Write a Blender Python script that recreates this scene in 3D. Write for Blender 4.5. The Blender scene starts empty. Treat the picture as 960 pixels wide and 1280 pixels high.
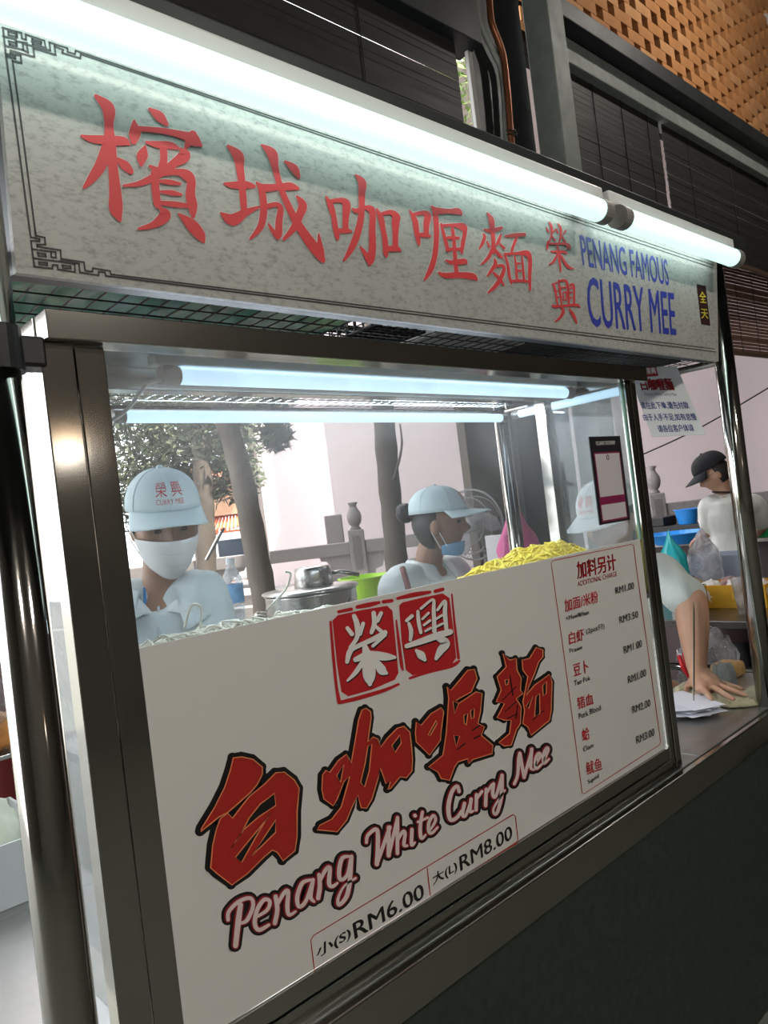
import bpy, bmesh, math, random
from mathutils import Vector, Matrix, noise
from mathutils.geometry import tessellate_polygon

S = bpy.context.scene
COL = S.collection
random.seed(7)

# ------------------------------------------------------------------ camera
FPX = 930.0
YAW, PITCH, ROLL = math.radians(47.3), math.radians(0.4), math.radians(-6.91)
CF = Vector((math.cos(YAW)*math.cos(PITCH), math.sin(YAW)*math.cos(PITCH), math.sin(PITCH)))
_r0 = Vector((math.sin(YAW), -math.cos(YAW), 0)); _u0 = _r0.cross(CF)
CR = _r0*math.cos(ROLL) + _u0*math.sin(ROLL)
CU = -_r0*math.sin(ROLL) + _u0*math.cos(ROLL)
CC = Vector((0, 0, 1.5))
cam_d = bpy.data.cameras.new('camera')
cam = bpy.data.objects.new('camera', cam_d); COL.objects.link(cam)
cam_d.sensor_fit = 'VERTICAL'; cam_d.sensor_height = 36.0
cam_d.lens = 36.0*FPX/1280.0
cam_d.clip_start = 0.02; cam_d.clip_end = 300
m3 = Matrix((CR, CU, -CF)).transposed()
cam.matrix_world = Matrix.Translation(CC) @ m3.to_4x4()
S.camera = cam

# ------------------------------------------------------------------ world, sun, exposure
S.view_settings.view_transform = 'Standard'; S.view_settings.look = 'None'
S.view_settings.exposure = 0.0; S.view_settings.gamma = 1.0; S.view_settings.use_curve_mapping = False
W = bpy.data.worlds.new('world'); S.world = W; W.use_nodes = True
bg = W.node_tree.nodes['Background']
bg.inputs[0].default_value = (0.93, 0.96, 1.0, 1); bg.inputs[1].default_value = 6.0
sun_d = bpy.data.lights.new('sun', 'SUN'); sun = bpy.data.objects.new('sun', sun_d); COL.objects.link(sun)
sun_d.energy = 16.0; sun_d.angle = math.radians(1.0); sun_d.color = (1.0, 0.93, 0.82)
sun.rotation_euler = (-0.36*_r0+0.28*Vector((math.cos(YAW), math.sin(YAW), 0))-Vector((0, 0, 0.93))).to_track_quat('-Z', 'Y').to_euler()

def ray(x, y): return CF + CR*((x-480)/FPX) - CU*((y-640)/FPX)
def at(x, y, d): return CC + ray(x, y)*d
def hy(x, y, Y):
    r = ray(x, y); return CC + r*(Y/r.y)
def hz(x, y, z):
    r = ray(x, y); return CC + r*((z-CC.z)/r.z)

# ------------------------------------------------------------------ materials
MATS = {}
def mat(name, col, rough=0.6, metal=0.0, noise_s=0, noise_a=0.0, bump=0.0, trans=0.0, alpha=1.0, emit=None, es=0, spec=0.5, stretch=None, sss=0, ior=1.45, coat=0, sheen=0):
    if name in MATS: return MATS[name]
    m = bpy.data.materials.new(name); m.use_nodes = True
    nt = m.node_tree; b = nt.nodes['Principled BSDF']
    c = tuple(col[:3])+(1,)
    b.inputs['Base Color'].default_value = c
    b.inputs['Roughness'].default_value = rough; b.inputs['Metallic'].default_value = metal
    b.inputs['Transmission Weight'].default_value = trans; b.inputs['Alpha'].default_value = alpha
    b.inputs['Specular IOR Level'].default_value = spec; b.inputs['IOR'].default_value = ior
    b.inputs['Coat Weight'].default_value = coat
    b.inputs['Sheen Weight'].default_value = sheen
    if sss: b.inputs['Subsurface Weight'].default_value = sss; b.inputs['Subsurface Scale'].default_value = 0.01
    if emit:
        b.inputs['Emission Color'].default_value = tuple(emit)+(1,); b.inputs['Emission Strength'].default_value = es
    if noise_s:
        tc = nt.nodes.new('ShaderNodeTexCoord'); n = nt.nodes.new('ShaderNodeTexNoise')
        n.inputs['Scale'].default_value = noise_s; n.inputs['Detail'].default_value = 5
        src = tc.outputs['Object']
        if stretch:
            mp = nt.nodes.new('ShaderNodeMapping'); mp.inputs['Scale'].default_value = stretch
            nt.links.new(src, mp.inputs[0]); src = mp.outputs[0]
        nt.links.new(src, n.inputs['Vector'])
        if noise_a:
            mx = nt.nodes.new('ShaderNodeMix'); mx.data_type = 'RGBA'
            mx.inputs['A'].default_value = tuple(min(1, v*(1+noise_a)) for v in c[:3])+(1,)
            mx.inputs['B'].default_value = tuple(v*(1-noise_a) for v in c[:3])+(1,)
            nt.links.new(n.outputs['Fac'], mx.inputs['Factor']); nt.links.new(mx.outputs['Result'], b.inputs['Base Color'])
            mr = nt.nodes.new('ShaderNodeMapRange')
            mr.inputs['To Min'].default_value = max(0.02, rough*0.75); mr.inputs['To Max'].default_value = min(1, rough*1.3)
            nt.links.new(n.outputs['Fac'], mr.inputs['Value']); nt.links.new(mr.outputs['Result'], b.inputs['Roughness'])
        if bump:
            bp = nt.nodes.new('ShaderNodeBump'); bp.inputs['Strength'].default_value = bump; bp.inputs['Distance'].default_value = 0.01
            nt.links.new(n.outputs['Fac'], bp.inputs['Height']); nt.links.new(bp.outputs['Normal'], b.inputs['Normal'])
    MATS[name] = m
    return m

def glass_mat(name, tint=(0.93, 0.97, 0.96), dirt=0.05, dirt_scale=3.0, top=None):
    """thin pane: clear with fresnel reflection, plus smeared greasy haze; top thickens it upward as lamp bloom"""
    if name in MATS: return MATS[name]
    m = bpy.data.materials.new(name); m.use_nodes = True; nt = m.node_tree; nt.nodes.clear()
    out = nt.nodes.new('ShaderNodeOutputMaterial')
    tr = nt.nodes.new('ShaderNodeBsdfTransparent'); tr.inputs[0].default_value = tint+(1,)
    gl = nt.nodes.new('ShaderNodeBsdfGlossy'); gl.inputs['Roughness'].default_value = 0.02
    lw = nt.nodes.new('ShaderNodeLayerWeight'); pw = nt.nodes.new('ShaderNodeMath'); pw.operation = 'POWER'; pw.inputs[1].default_value = 4.0
    fr = nt.nodes.new('ShaderNodeMapRange'); fr.inputs['To Min'].default_value = 0.03; fr.inputs['To Max'].default_value = 0.8
    nt.links.new(lw.outputs['Facing'], pw.inputs[0]); nt.links.new(pw.outputs[0], fr.inputs['Value'])
    mx = nt.nodes.new('ShaderNodeMixShader'); nt.links.new(fr.outputs[0], mx.inputs[0])
    nt.links.new(tr.outputs[0], mx.inputs[1]); nt.links.new(gl.outputs[0], mx.inputs[2])
    df = nt.nodes.new('ShaderNodeBsdfTranslucent'); df.inputs[0].default_value = (0.9, 0.9, 0.92, 1)
    df2 = nt.nodes.new('ShaderNodeBsdfDiffuse'); df2.inputs[0].default_value = (0.85, 0.86, 0.9, 1)
    mxd = nt.nodes.new('ShaderNodeMixShader'); mxd.inputs[0].default_value = 0.5
    nt.links.new(df.outputs[0], mxd.inputs[1]); nt.links.new(df2.outputs[0], mxd.inputs[2])
    tc = nt.nodes.new('ShaderNodeTexCoord'); n = nt.nodes.new('ShaderNodeTexNoise')
    n.inputs['Scale'].default_value = dirt_scale; n.inputs['Detail'].default_value = 6; n.inputs['Distortion'].default_value = 0.6
    nt.links.new(tc.outputs['Object'], n.inputs['Vector'])
    mr = nt.nodes.new('ShaderNodeMapRange'); mr.inputs['From Min'].default_value = 0.35; mr.inputs['From Max'].default_value = 0.75
    mr.inputs['To Min'].default_value = dirt*0.35; mr.inputs['To Max'].default_value = dirt*1.8
    nt.links.new(n.outputs['Fac'], mr.inputs['Value'])
    fac = mr.outputs['Result']
    if top:  # denser haze along Z, standing in for the bloom of the tubes
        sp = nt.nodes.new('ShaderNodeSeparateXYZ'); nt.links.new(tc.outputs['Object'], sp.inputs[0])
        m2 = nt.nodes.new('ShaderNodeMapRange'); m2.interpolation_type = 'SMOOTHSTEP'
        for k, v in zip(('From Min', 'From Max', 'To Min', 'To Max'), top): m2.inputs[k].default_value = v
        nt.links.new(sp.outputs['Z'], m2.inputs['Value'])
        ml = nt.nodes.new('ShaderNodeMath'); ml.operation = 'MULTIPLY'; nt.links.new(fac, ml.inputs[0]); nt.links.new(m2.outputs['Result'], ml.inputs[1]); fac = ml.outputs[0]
    mx2 = nt.nodes.new('ShaderNodeMixShader'); nt.links.new(fac, mx2.inputs[0])
    nt.links.new(mx.outputs[0], mx2.inputs[1]); nt.links.new(mxd.outputs[0], mx2.inputs[2])
    nt.links.new(mx2.outputs[0], out.inputs[0])
    MATS[name] = m
    return m

STEEL = mat('stainless_steel', (0.44, 0.42, 0.385), 0.10, 1.0, 14, 0.10, 0.02, stretch=(1, 1, 0.06))
STEEL_H = mat('stainless_steel_rail', (0.46, 0.44, 0.40), 0.14, 1.0, 14, 0.12, 0.02, stretch=(0.06, 1, 1))
STEEL_TOP = mat('stainless_worktop', (0.45, 0.45, 0.435), 0.36, 1.0, 30, 0.1, 0.02)
DARKMETAL = mat('dark_painted_steel', (0.035, 0.04, 0.04), 0.45, 0.3, 9, 0.2)
BLACK = mat('black_plastic', (0.012, 0.012, 0.013), 0.45)
WHITEP = mat('white_enamel', (0.78, 0.80, 0.78), 0.35)
BLACKINK = mat('print_black', (0.012, 0.011, 0.011), 0.4)
MAPLERED = mat('print_red', (0.42, 0.022, 0.018), 0.4)
REDINK = mat('print_sign_red', (0.62, 0.045, 0.05), 0.5)
ORANGEINK = mat('print_orange_line', (0.80, 0.28, 0.12), 0.4)
BLUEINK = mat('print_blue', (0.035, 0.05, 0.36), 0.5)
PINKINK = mat('print_pale_pink', (0.78, 0.64, 0.62), 0.4)
DKRED = mat('print_dark_red', (0.30, 0.018, 0.025), 0.4)
WHITEINK = mat('print_white', (0.80, 0.78, 0.75), 0.4)
YELLOWINK = mat('print_yellow', (0.75, 0.62, 0.06), 0.5)

# ------------------------------------------------------------------ object helpers
def tag(o, label=None, cat=None, group=None, kind=None):
    if label: o['label'] = label
    if cat: o['category'] = cat
    if group: o['group'] = group
    if kind: o['kind'] = kind
    return o
def thing(name, label, cat, loc=(0, 0, 0), rz=0.0, group=None, kind=None):
    o = bpy.data.objects.new(name, None); COL.objects.link(o)
    o.empty_display_size = 0.05
    o.location = loc; o.rotation_euler = (0, 0, rz)
    return tag(o, label, cat, group, kind)
def obj(name, bm, m, parent=None, smooth=False, loc=None, world=True):
    """bmesh -> object. With a parent and world=True the bmesh is in world space and is moved to the parent's frame."""
    me = bpy.data.meshes.new(name)
    if isinstance(bm, bpy.types.Mesh): me = bm
    else:
        bmesh.ops.recalc_face_normals(bm, faces=bm.faces)
        if parent is not None and world:
            mw = Matrix.LocRotScale(parent.location, parent.rotation_euler, parent.scale) if parent.parent is None else \
                 Matrix.LocRotScale(parent.parent.location, parent.parent.rotation_euler, parent.parent.scale) @ Matrix.LocRotScale(parent.location, parent.rotation_euler, parent.scale)
            bm.transform(mw.inverted())
        bm.to_mesh(me); bm.free()
    if smooth:
        me.shade_smooth() if hasattr(me, 'shade_smooth') else None
    o = bpy.data.objects.new(name, me); COL.objects.link(o)
    if m is not None:
        o.data.materials.clear(); o.data.materials.append(m)
    if parent is not None: o.parent = parent
    if loc is not None: o.location = loc
    return o
def BM(): return bmesh.new()
def box(bm, a, b, bev=0.0, mtx=None):
    a = Vector(a); b = Vector(b)
    r = bmesh.ops.create_cube(bm, size=1.0, matrix=Matrix.Translation((a+b)/2) @ Matrix.Diagonal((abs(b.x-a.x), abs(b.y-a.y), abs(b.z-a.z), 1)))
    vs = r['verts']
    if bev:
        es = {e for v in vs for e in v.link_edges}
        rr = bmesh.ops.bevel(bm, geom=list(es), offset=bev, segments=2, affect='EDGES', profile=0.5, clamp_overlap=True)
        vs = list({v for f in rr['faces'] for v in f.verts} | {v for v in vs if v.is_valid})
    if mtx is not None: bmesh.ops.transform(bm, matrix=mtx, verts=[v for v in vs if v.is_valid])
    return bm
def boxm(a, b, bev=0.0): return box(BM(), a, b, bev)
def tube(bm, pts, r, n=12, cap=True, closed=False):
    """sweep a circle along points; r number or list"""
    P = [Vector(p) for p in pts]; k = len(P)
    rs = r if isinstance(r, (list, tuple)) else [r]*k
    rings = []; prev = None
    for i in range(k):
        if closed: t = P[(i+1) % k]-P[i-1]
        else: t = P[min(i+1, k-1)]-P[max(i-1, 0)]
        if t.length < 1e-9: t = Vector((0, 0, 1))
        t.normalize()
        if prev is None:
            u = t.orthogonal().normalized()
        else:
            u = prev - t*prev.dot(t)
            u = u.normalized() if u.length > 1e-6 else t.orthogonal().normalized()
        prev = u; v = t.cross(u)
        rings.append([bm.verts.new(P[i]+(u*math.cos(2*math.pi*j/n)+v*math.sin(2*math.pi*j/n))*rs[i]) for j in range(n)])
    last = k if closed else k-1
    for i in range(last):
        A = rings[i]; B = rings[(i+1) % k]
        for j in range(n): 
            try: bm.faces.new((A[j], A[(j+1) % n], B[(j+1) % n], B[j]))
            except ValueError: pass
    if cap and not closed:
        bm.faces.new(rings[0][::-1]); bm.faces.new(rings[-1])
    return bm
def tubem(pts, r, n=12, cap=True, closed=False): return tube(BM(), pts, r, n, cap, closed)
def lathe(bm, prof, n=32, mtx=None, cap0=False, cap1=False):
    """profile [(r,z)] about Z"""
    rings = []
    for r, z in prof:
        if r < 1e-6: rings.append([bm.verts.new((0, 0, z))])
        else: rings.append([bm.verts.new((r*math.cos(2*math.pi*j/n), r*math.sin(2*math.pi*j/n), z)) for j in range(n)])
    for A, B in zip(rings, rings[1:]):
        for j in range(n):
            q = [A[j % len(A)], A[(j+1) % len(A)], B[(j+1) % len(B)], B[j % len(B)]]
            q = list(dict.fromkeys(q))
            if len(q) >= 3:
                try: bm.faces.new(q)
                except ValueError: pass
    if cap0 and len(rings[0]) > 2: bm.faces.new(rings[0][::-1])
    if cap1 and len(rings[-1]) > 2: bm.faces.new(rings[-1])
    if mtx is not None: bmesh.ops.transform(bm, matrix=mtx, verts=[v for rg in rings for v in rg])
    return bm
def lathem(prof, n=32, mtx=None, **k): return lathe(BM(), prof, n, mtx, **k)
def catmull(P, per=6, closed=False):
    k = len(P); out = []
    rng = range(k) if closed else range(k-1)
    for i in rng:
        p0 = P[i-1] if (i > 0 or closed) else P[0]; p1 = P[i]; p2 = P[(i+1) % k]; p3 = P[(i+2) % k] if (i+2 < k or closed) else P[-1]
        for s in range(per):
            t = s/per
            out.append(tuple(0.5*((2*b)+(-a+c)*t+(2*a-5*b+4*c-d)*t*t+(-a+3*b-3*c+d)*t**3) for a, b, c, d in zip(p0, p1, p2, p3)))
    if not closed: out.append(tuple(P[-1]))
    return out
def sphere(bm, c, r, seg=16, ring=10, mtx=None):
    rx = r if isinstance(r, (tuple, list)) else (r, r, r)
    M = Matrix.Translation(c) @ (mtx or Matrix()) @ Matrix.Diagonal((rx[0], rx[1], rx[2], 1))
    bmesh.ops.create_uvsphere(bm, u_segments=seg, v_segments=ring, radius=1.0, matrix=M)
    return bm
def copy_tree(o, parent=None):
    c = o.copy(); COL.objects.link(c); c.parent = parent
    for ch in list(o.children): copy_tree(ch, c)
    return c

# ------------------------------------------------------------------ print on flat sheets
class Sheet:
    """a flat printed sheet: origin, across, up; px() turns a photo pixel into sheet coordinates"""
    def __init__(s, o, ux, uy):
        s.o = Vector(o); s.ux = Vector(ux).normalized(); s.uy = Vector(uy).normalized(); s.n = s.ux.cross(s.uy).normalized()
    def px(s, x, y):
        r = ray(x, y); t = (s.o-CC).dot(s.n)/r.dot(s.n); p = CC+r*t-s.o
        return (p.dot(s.ux), p.dot(s.uy))
    def pt(s, u, v, lift): return s.o + s.ux*u + s.uy*v + s.n*lift
    def ppm(s, x, y):            # sheet metres per photo pixel at a pixel
        a = s.px(x, y); b = s.px(x+1, y); c = s.px(x, y+1)
        return 0.5*(math.hypot(a[0]-b[0], a[1]-b[1])+math.hypot(a[0]-c[0], a[1]-c[1]))
def parse(st): return [[tuple(float(v) for v in p.split(',')) for p in s.split()] for s in st.split(';') if s.strip()]
def strokes_into(bm, sh, strokes, org, sc, lift, grow=0.0, off=(0, 0), curve=True, closed=False, capped=True):
    """brush strokes x,y,r in crop pixels -> flat ribbons with round ends on the sheet"""
    for si, stv in enumerate(strokes):
        lift += 1.2e-5
        P = [(org[0]+(p[0]+off[0])*sc, org[1]+(p[1]+off[1])*sc, (p[2]+grow)*sc) for p in stv]
        if len(P) == 1: P = P+[(P[0][0]+0.01, P[0][1], P[0][2])]
        C = catmull(P, 6, closed) if (curve and len(P) > 2) else (P+[P[0]] if closed else P)
        k = len(C); Ls = []; Rs = []
        for i in range(k):
            a = C[max(i-1, 0)]; b = C[min(i+1, k-1)]
            if closed: a = C[i-1 if i > 0 else k-2]; b = C[i+1 if i < k-1 else 1]
            dx, dy = b[0]-a[0], b[1]-a[1]; L = math.hypot(dx, dy) or 1
            nx, ny = -dy/L, dx/L; r = max(C[i][2], 0.12)
            Ls.append(bm.verts.new(sh.pt(*sh.px(C[i][0]+nx*r, C[i][1]+ny*r), lift)))
            Rs.append(bm.verts.new(sh.pt(*sh.px(C[i][0]-nx*r, C[i][1]-ny*r), lift)))
        for i in range(k-1): bm.faces.new((Ls[i], Ls[i+1], Rs[i+1], Rs[i]))
        if not closed or not curve:
            caps = (C[0], C[-1]) if curve else C
            for ci, c in enumerate(caps if capped else ()):
                lift += 6e-6
                r = max(c[2], 0.12)
                vs = [bm.verts.new(sh.pt(*sh.px(c[0]+r*math.cos(a*math.pi/6), c[1]+r*math.sin(a*math.pi/6)), lift)) for a in range(12)]
                bm.faces.new(vs)
    return bm
def poly_into(bm, sh, pts, org, sc, lift):
    q = [sh.px(org[0]+x*sc, org[1]+y*sc) for x, y in pts]
    vs = [bm.verts.new(sh.pt(u, v, lift)) for u, v in q]
    for t in tessellate_polygon([[Vector((u, v, 0)) for u, v in q]]):
        try: bm.faces.new([vs[i] for i in t])
        except ValueError: pass
    return bm
def flat(name, bm, m, parent):
    for f in bm.faces: f.smooth = False
    # every face shall look along the sheet normal; recalc is skipped by making both windings equal
    return obj(name, bm, m, parent)
_font_cache = {}
def text_mesh(body, bold=0.0, space=1.0):
    key = (body, bold, space)
    if key in _font_cache: return _font_cache[key]
    cu = bpy.data.curves.new('t', 'FONT'); cu.body = body; cu.size = 1.0; cu.offset = bold; cu.space_character = space
    cu.resolution_u = 3; cu.fill_mode = 'FRONT' if False else 'BOTH'
    o = bpy.data.objects.new('t', cu); COL.objects.link(o)
    bpy.context.view_layer.update()
    dg = bpy.context.evaluated_depsgraph_get()
    me = bpy.data.meshes.new_from_object(o.evaluated_get(dg))
    V = [(v.co.x, v.co.y) for v in me.vertices]; Fc = [tuple(p.vertices) for p in me.polygons]
    bpy.data.objects.remove(o); bpy.data.meshes.remove(me)
    _font_cache[key] = (V, Fc)
    return V, Fc
def text_into(bm, sh, body, bl, br, tl, org, sc, lift, bold=0.0, off=(0, 0)):
    """fit text: bl, br, tl crop pixels of bottom-left, bottom-right and top-left of its ink box"""
    V, Fc = text_mesh(body)
    if not V: return bm
    if bold and bold > 1e-6:        # heavier weight: the same glyphs struck again beside themselves
        V0, F0_ = V, Fc; V, Fc = [], []
        for k, dx in enumerate((-bold, -bold*.33, bold*.33, bold)):
            Fc = Fc+[tuple(i+len(V) for i in f) for f in F0_]; V = V+[(x+dx, y+(dx*.5), k) for x, y in V0]
    x0 = min(v[0] for v in V); x1 = max(v[0] for v in V); y0 = min(v[1] for v in V); y1 = max(v[1] for v in V)
    P = [Vector(sh.px(org[0]+(p[0]+off[0])*sc, org[1]+(p[1]+off[1])*sc)) for p in (bl, br, tl)]
    ex = P[1]-P[0]; ey = P[2]-P[0]
    ey = Vector((ey.x*0.35, ey.y)) if abs(ey.x) > abs(ey.y)*0.5 else ey
    vs = []
    for v in V:
        q = P[0] + ex*((v[0]-x0)/max(x1-x0, 1e-6)) + ey*((v[1]-y0)/max(y1-y0, 1e-6))
        vs.append(bm.verts.new(sh.pt(q.x, q.y, lift+(v[2]*1.2e-5 if len(v) > 2 else 0))))
    for f in Fc:
        try: bm.faces.new([vs[i] for i in f])
        except ValueError: pass
    return bm
# ================================================================== STALL
# ---- floor and hall
g = mat('hall_floor', (0.11, 0.115, 0.095), 0.5, 0, 6, 0.25)
tag(obj('floor', boxm((-8, -8, -0.1), (30, 30, 0)), g), kind='structure')
HALL = mat('hall_wall_paint', (0.065, 0.06, 0.05), 0.7, 0, 2, .3)
tag(obj('wall_front', boxm((-6.0, -4.2, 0), (13.6, -4.0, 7.0)), HALL), kind='structure')
tag(obj('wall_left', boxm((-6.2, -4.2, 0), (-6.0, 2.5, 7.0)), HALL), kind='structure')
tag(obj('wall_right', boxm((13.6, -4.2, 0), (13.8, 2.5, 7.0)), HALL), kind='structure')
def hall_lamp(x, y, z, e, label):
    t = thing('pendant_lamp', label, 'lamp', (x, y, z))
    obj('bulb', sphere(BM(), (0, 0, 0), .07, 16, 10), mat('bulb_warm', (.9, .8, .6), .3, emit=(1.0, .62, .30), es=5), t, world=False, smooth=True)
    obj('shade', lathem([(.03, .16), (.05, .13), (.20, .0), (.21, -.01), (.20, .004), (.04, .14)], 24), DARKMETAL, t, world=False, smooth=True)
    obj('cord', tubem([(0, 0, .15), (0, 0, 7.0-z)], .006, 6), BLACK, t, world=False)
    ld = bpy.data.lights.new('bulb_light', 'POINT'); ld.energy = e; ld.color = (1.0, .94, .86); ld.shadow_soft_size = .075
    lo = bpy.data.objects.new('bulb_light', ld); COL.objects.link(lo); lo.parent = t; lo.location = (0, 0, -.09)
hall_lamp(-0.6, -1.6, 3.4, 128, 'warm pendant lamp hanging in the hall behind the viewer on the left')
hall_lamp(1.6, -1.8, 3.4, 128, 'warm pendant lamp hanging in the hall facing the stall front')
hall_lamp(1.77, -3.0, 2.25, 3, 'low warm pendant lamp hanging far behind the viewer')
hall_lamp(6.6, 0.8, 5.9, 150, 'added warm pendant lamp out of view lighting the brick lattice')  # unseen lamp, added to brighten the lattice

# ---- counter
ctr = thing('stall_counter', 'stainless steel stall counter with a dark green front panel under the glass case', 'counter', (1.35, 1.1, 0))
TOPZ = 0.815
b = BM(); box(b, (0.26, 0.885, 0.775), (1.78, 1.62, TOPZ), 0.002); obj('worktop', b, STEEL_TOP, ctr)
b = BM(); box(b, (1.7805, 0.885, 0.775), (2.62, 1.235, TOPZ), 0.002); obj('worktop', b, STEEL_TOP, ctr)
b = BM(); box(b, (0.20, 0.868, 0.742), (2.62, 0.8845, TOPZ-0.002), 0.003); obj('front_rail', b, STEEL_H, ctr)
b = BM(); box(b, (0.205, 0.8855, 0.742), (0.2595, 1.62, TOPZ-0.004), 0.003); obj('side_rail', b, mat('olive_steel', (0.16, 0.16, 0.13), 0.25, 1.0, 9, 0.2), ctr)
tg = mat('counter_front_laminate', (0.034, 0.045, 0.036), 0.5, 0, 60, 0.3, 0.1)
b = BM(); box(b, (0.24, 0.892, 0.06), (2.60, 0.91, 0.7415)); obj('front_panel', b, tg, ctr)
b = BM(); box(b, (0.24, 0.9105, 0.06), (0.26, 1.60, 0.7415)); obj('side_panel', b, tg, ctr)
b = BM(); box(b, (2.58, 0.9105, 0.06), (2.60, 1.22, 0.7415)); obj('side_panel', b, tg, ctr)
for x, y in ((0.27, 0.93), (2.57, 0.93), (0.27, 1.58), (1.75, 1.58), (2.57, 1.2)):
    obj('leg', tubem([(x, y, 0), (x, y, 0.0595 if y < 1 else 0.774)], 0.014), STEEL, ctr)
b = tubem([(0.165, 0.80, 0.70), (0.165, 1.7, 0.70)], 0.02, 16); obj('side_push_bar', b, STEEL_H, ctr)
for y in (0.95, 1.55): obj('bar_bracket', tubem([(0.165, y, 0.70), (0.204, y, 0.76)], 0.008), STEEL, ctr)

# ---- canopy frame: four pipe posts, rails and a wire mesh shelf
can = thing('canopy_frame', 'stainless pipe canopy frame with a wire mesh roof shelf over the counter', 'canopy', (1.26, 1.3, 0))
PX0, PX1, PY0, PY1 = 0.262, 2.262, 0.90, 1.74
for (x, y), lab in (((PX0, PY0), 0), ((PX1, PY0), 0), ((PX1, PY1), 0), ((PX0-0.02, PY1), 0)):
    obj('post', tubem([(x, y, 0.0 if y > 1 or x < 0.3 else TOPZ+0.001), (x, y, 2.125)], 0.028, 24), STEEL, can, smooth=True)
CZ = 1.838
for z, y in ((CZ+.03, 0.955), (CZ, PY1), (2.10, PY1)):
    obj('rail', tubem([(PX0, y, z), (PX1, y, z)], 0.011, 10), STEEL_H, can)
for x in (PX0, PX1): obj('rail', tubem([(x, PY0, CZ), (x, PY1, CZ)], 0.011, 10), STEEL_H, can)
WIRE = mat('dark_wire', (0.10, 0.11, 0.11), 0.4, 0.8)
nx, ny = 62, 17
me_long = None
for j in range(ny+1):
    y = 0.965+(PY1-0.975)*j/ny
    if me_long is None:
        o = obj('wire', tubem([(PX0, 0, 0), (PX1, 0, 0)], 0.0013, 5, cap=False), WIRE, None); me_long = o.data
        COL.objects.unlink(o); bpy.data.objects.remove(o)
    o = bpy.data.objects.new('wire', me_long); COL.objects.link(o); o.parent = can; o.location = (-can.location.x, y-can.location.y, CZ+0.012)
me_sh = None
for i in range(nx+1):
    x = PX0+0.02+(PX1-PX0-0.04)*i/nx
    if me_sh is None:
        o = obj('wire', tubem([(0, 0.955, 0), (0, PY1, 0)], 0.0013, 5, cap=False), WIRE, None); me_sh = o.data
        COL.objects.unlink(o); bpy.data.objects.remove(o)
    o = bpy.data.objects.new('wire', me_sh); COL.objects.link(o); o.parent = can; o.location = (x-can.location.x, -can.location.y, CZ+0.0145)
# black clamp on the near post
b = BM(); tube(b, [(PX0, PY0, 1.715), (PX0, PY0, 1.765)], 0.0325, 24); box(b, (PX0+0.02, PY0-0.012, 1.722), (0.318, PY0+0.025, 1.758), 0.004)
obj('clamp', b, BLACK, can)

# ---- display case
case = thing('display_case', 'glass food display case in a stainless frame standing on the counter', 'display case', (1.0, 1.03, TOPZ))
CX0, CX1, CY0, CY1, CT = 0.312, 1.702, 0.893, 1.17, 1.79
b = BM(); box(b, (0.318, 0.878, 1.753), (1.738, 0.918, 1.789), 0.0015); obj('top_beam', b, STEEL_H, case)
b = BM(); box(b, (0.316, 0.9185, 1.753), (0.350, CY1, 1.789), 0.0015); obj('top_beam', b, STEEL, case)
b = BM(); box(b, (1.684, 0.9185, 1.753), (1.718, CY1, 1.789), 0.0015); obj('top_beam', b, STEEL, case)
b = BM(); box(b, (0.3505, CY1-0.034, 1.753), (1.6835, CY1, 1.789), 0.0015); obj('top_beam', b, STEEL_H, case)
b = BM(); box(b, (0.33, 0.90, 1.7895), (1.72, CY1, 1.7915)); obj('top_sheet', b, STEEL_TOP, case)
def cpost(x0, x1, y0, y1): 
    b = BM(); box(b, (x0, y0, TOPZ+0.0005), (x1, y1, 1.7525), 0.0015); obj('corner_post', b, STEEL, case)
cpost(0.312, 0.351, CY0, 0.925); cpost(0.3535, 0.390, CY0+0.003, 0.915)
cpost(1.658, 1.676, CY0+0.003, 0.915); cpost(1.678, 1.702, CY0, 0.925)
cpost(0.312, 0.345, CY1-0.033, CY1); cpost(1.668, 1.702, CY1-0.033, CY1)
b = BM(); box(b, (0.3905, CY0, TOPZ+0.0005), (1.6575, 0.92, 0.842), 0.0015); obj('bottom_rail', b, STEEL_H, case)
b = BM(); box(b, (0.3905, CY0+0.004, 0.844), (1.6575, 0.916, 0.871), 0.0015); obj('bottom_rail', b, STEEL_H, case)
GL = glass_mat('case_glass', (0.865, 0.885, 0.885), dirt=0.026, dirt_scale=3.5, top=(0.66, 0.94, 1.0, 5.0))  # greasy all over; the extra haze near the top is painted tube bloom
GLS = glass_mat('case_side_glass', (0.86, 0.90, 0.90), dirt=0.06, dirt_scale=6)
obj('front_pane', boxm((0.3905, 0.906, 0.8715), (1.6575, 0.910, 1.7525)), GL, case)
obj('side_pane', boxm((0.328, 0.926, TOPZ+0.003), (0.332, CY1-0.0335, 1.7525)), glass_mat('greasy_side_glass', (0.62, 0.65, 0.66), dirt=0.16, dirt_scale=5), case)
obj('side_pane', boxm((1.688, 0.926, TOPZ+0.003), (1.692, CY1-0.0335, 1.7525)), GLS, case)
obj('pane_edge', boxm((1.6505, 0.9045, 1.374), (1.6575, 0.9058, 1.7525)), mat('green_glass_edge', (0.35, 0.62, 0.55), 0.1), case)
SHZ = 1.235
b = BM(); box(b, (0.346, 0.93, SHZ-0.012), (1.667, CY1-0.034, SHZ)); obj('shelf', b, STEEL_TOP, case)
b = BM(); box(b, (0.392, 0.9025, 0.8725), (1.6495, 0.9058, 1.3745))
WP = mat('white_vinyl', (0.70, 0.69, 0.66), 0.22, 0, 2.2, 0.05, coat=0.0)
obj('printed_panel', b, WP, case)

# printed panel lettering
PS = Sheet((0, 0.9024, 0), (1, 0, 0), (0, 0, 1))
L = [0.0005, 0.0013, 0.0021, 0.0029, 0.0037]
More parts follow.
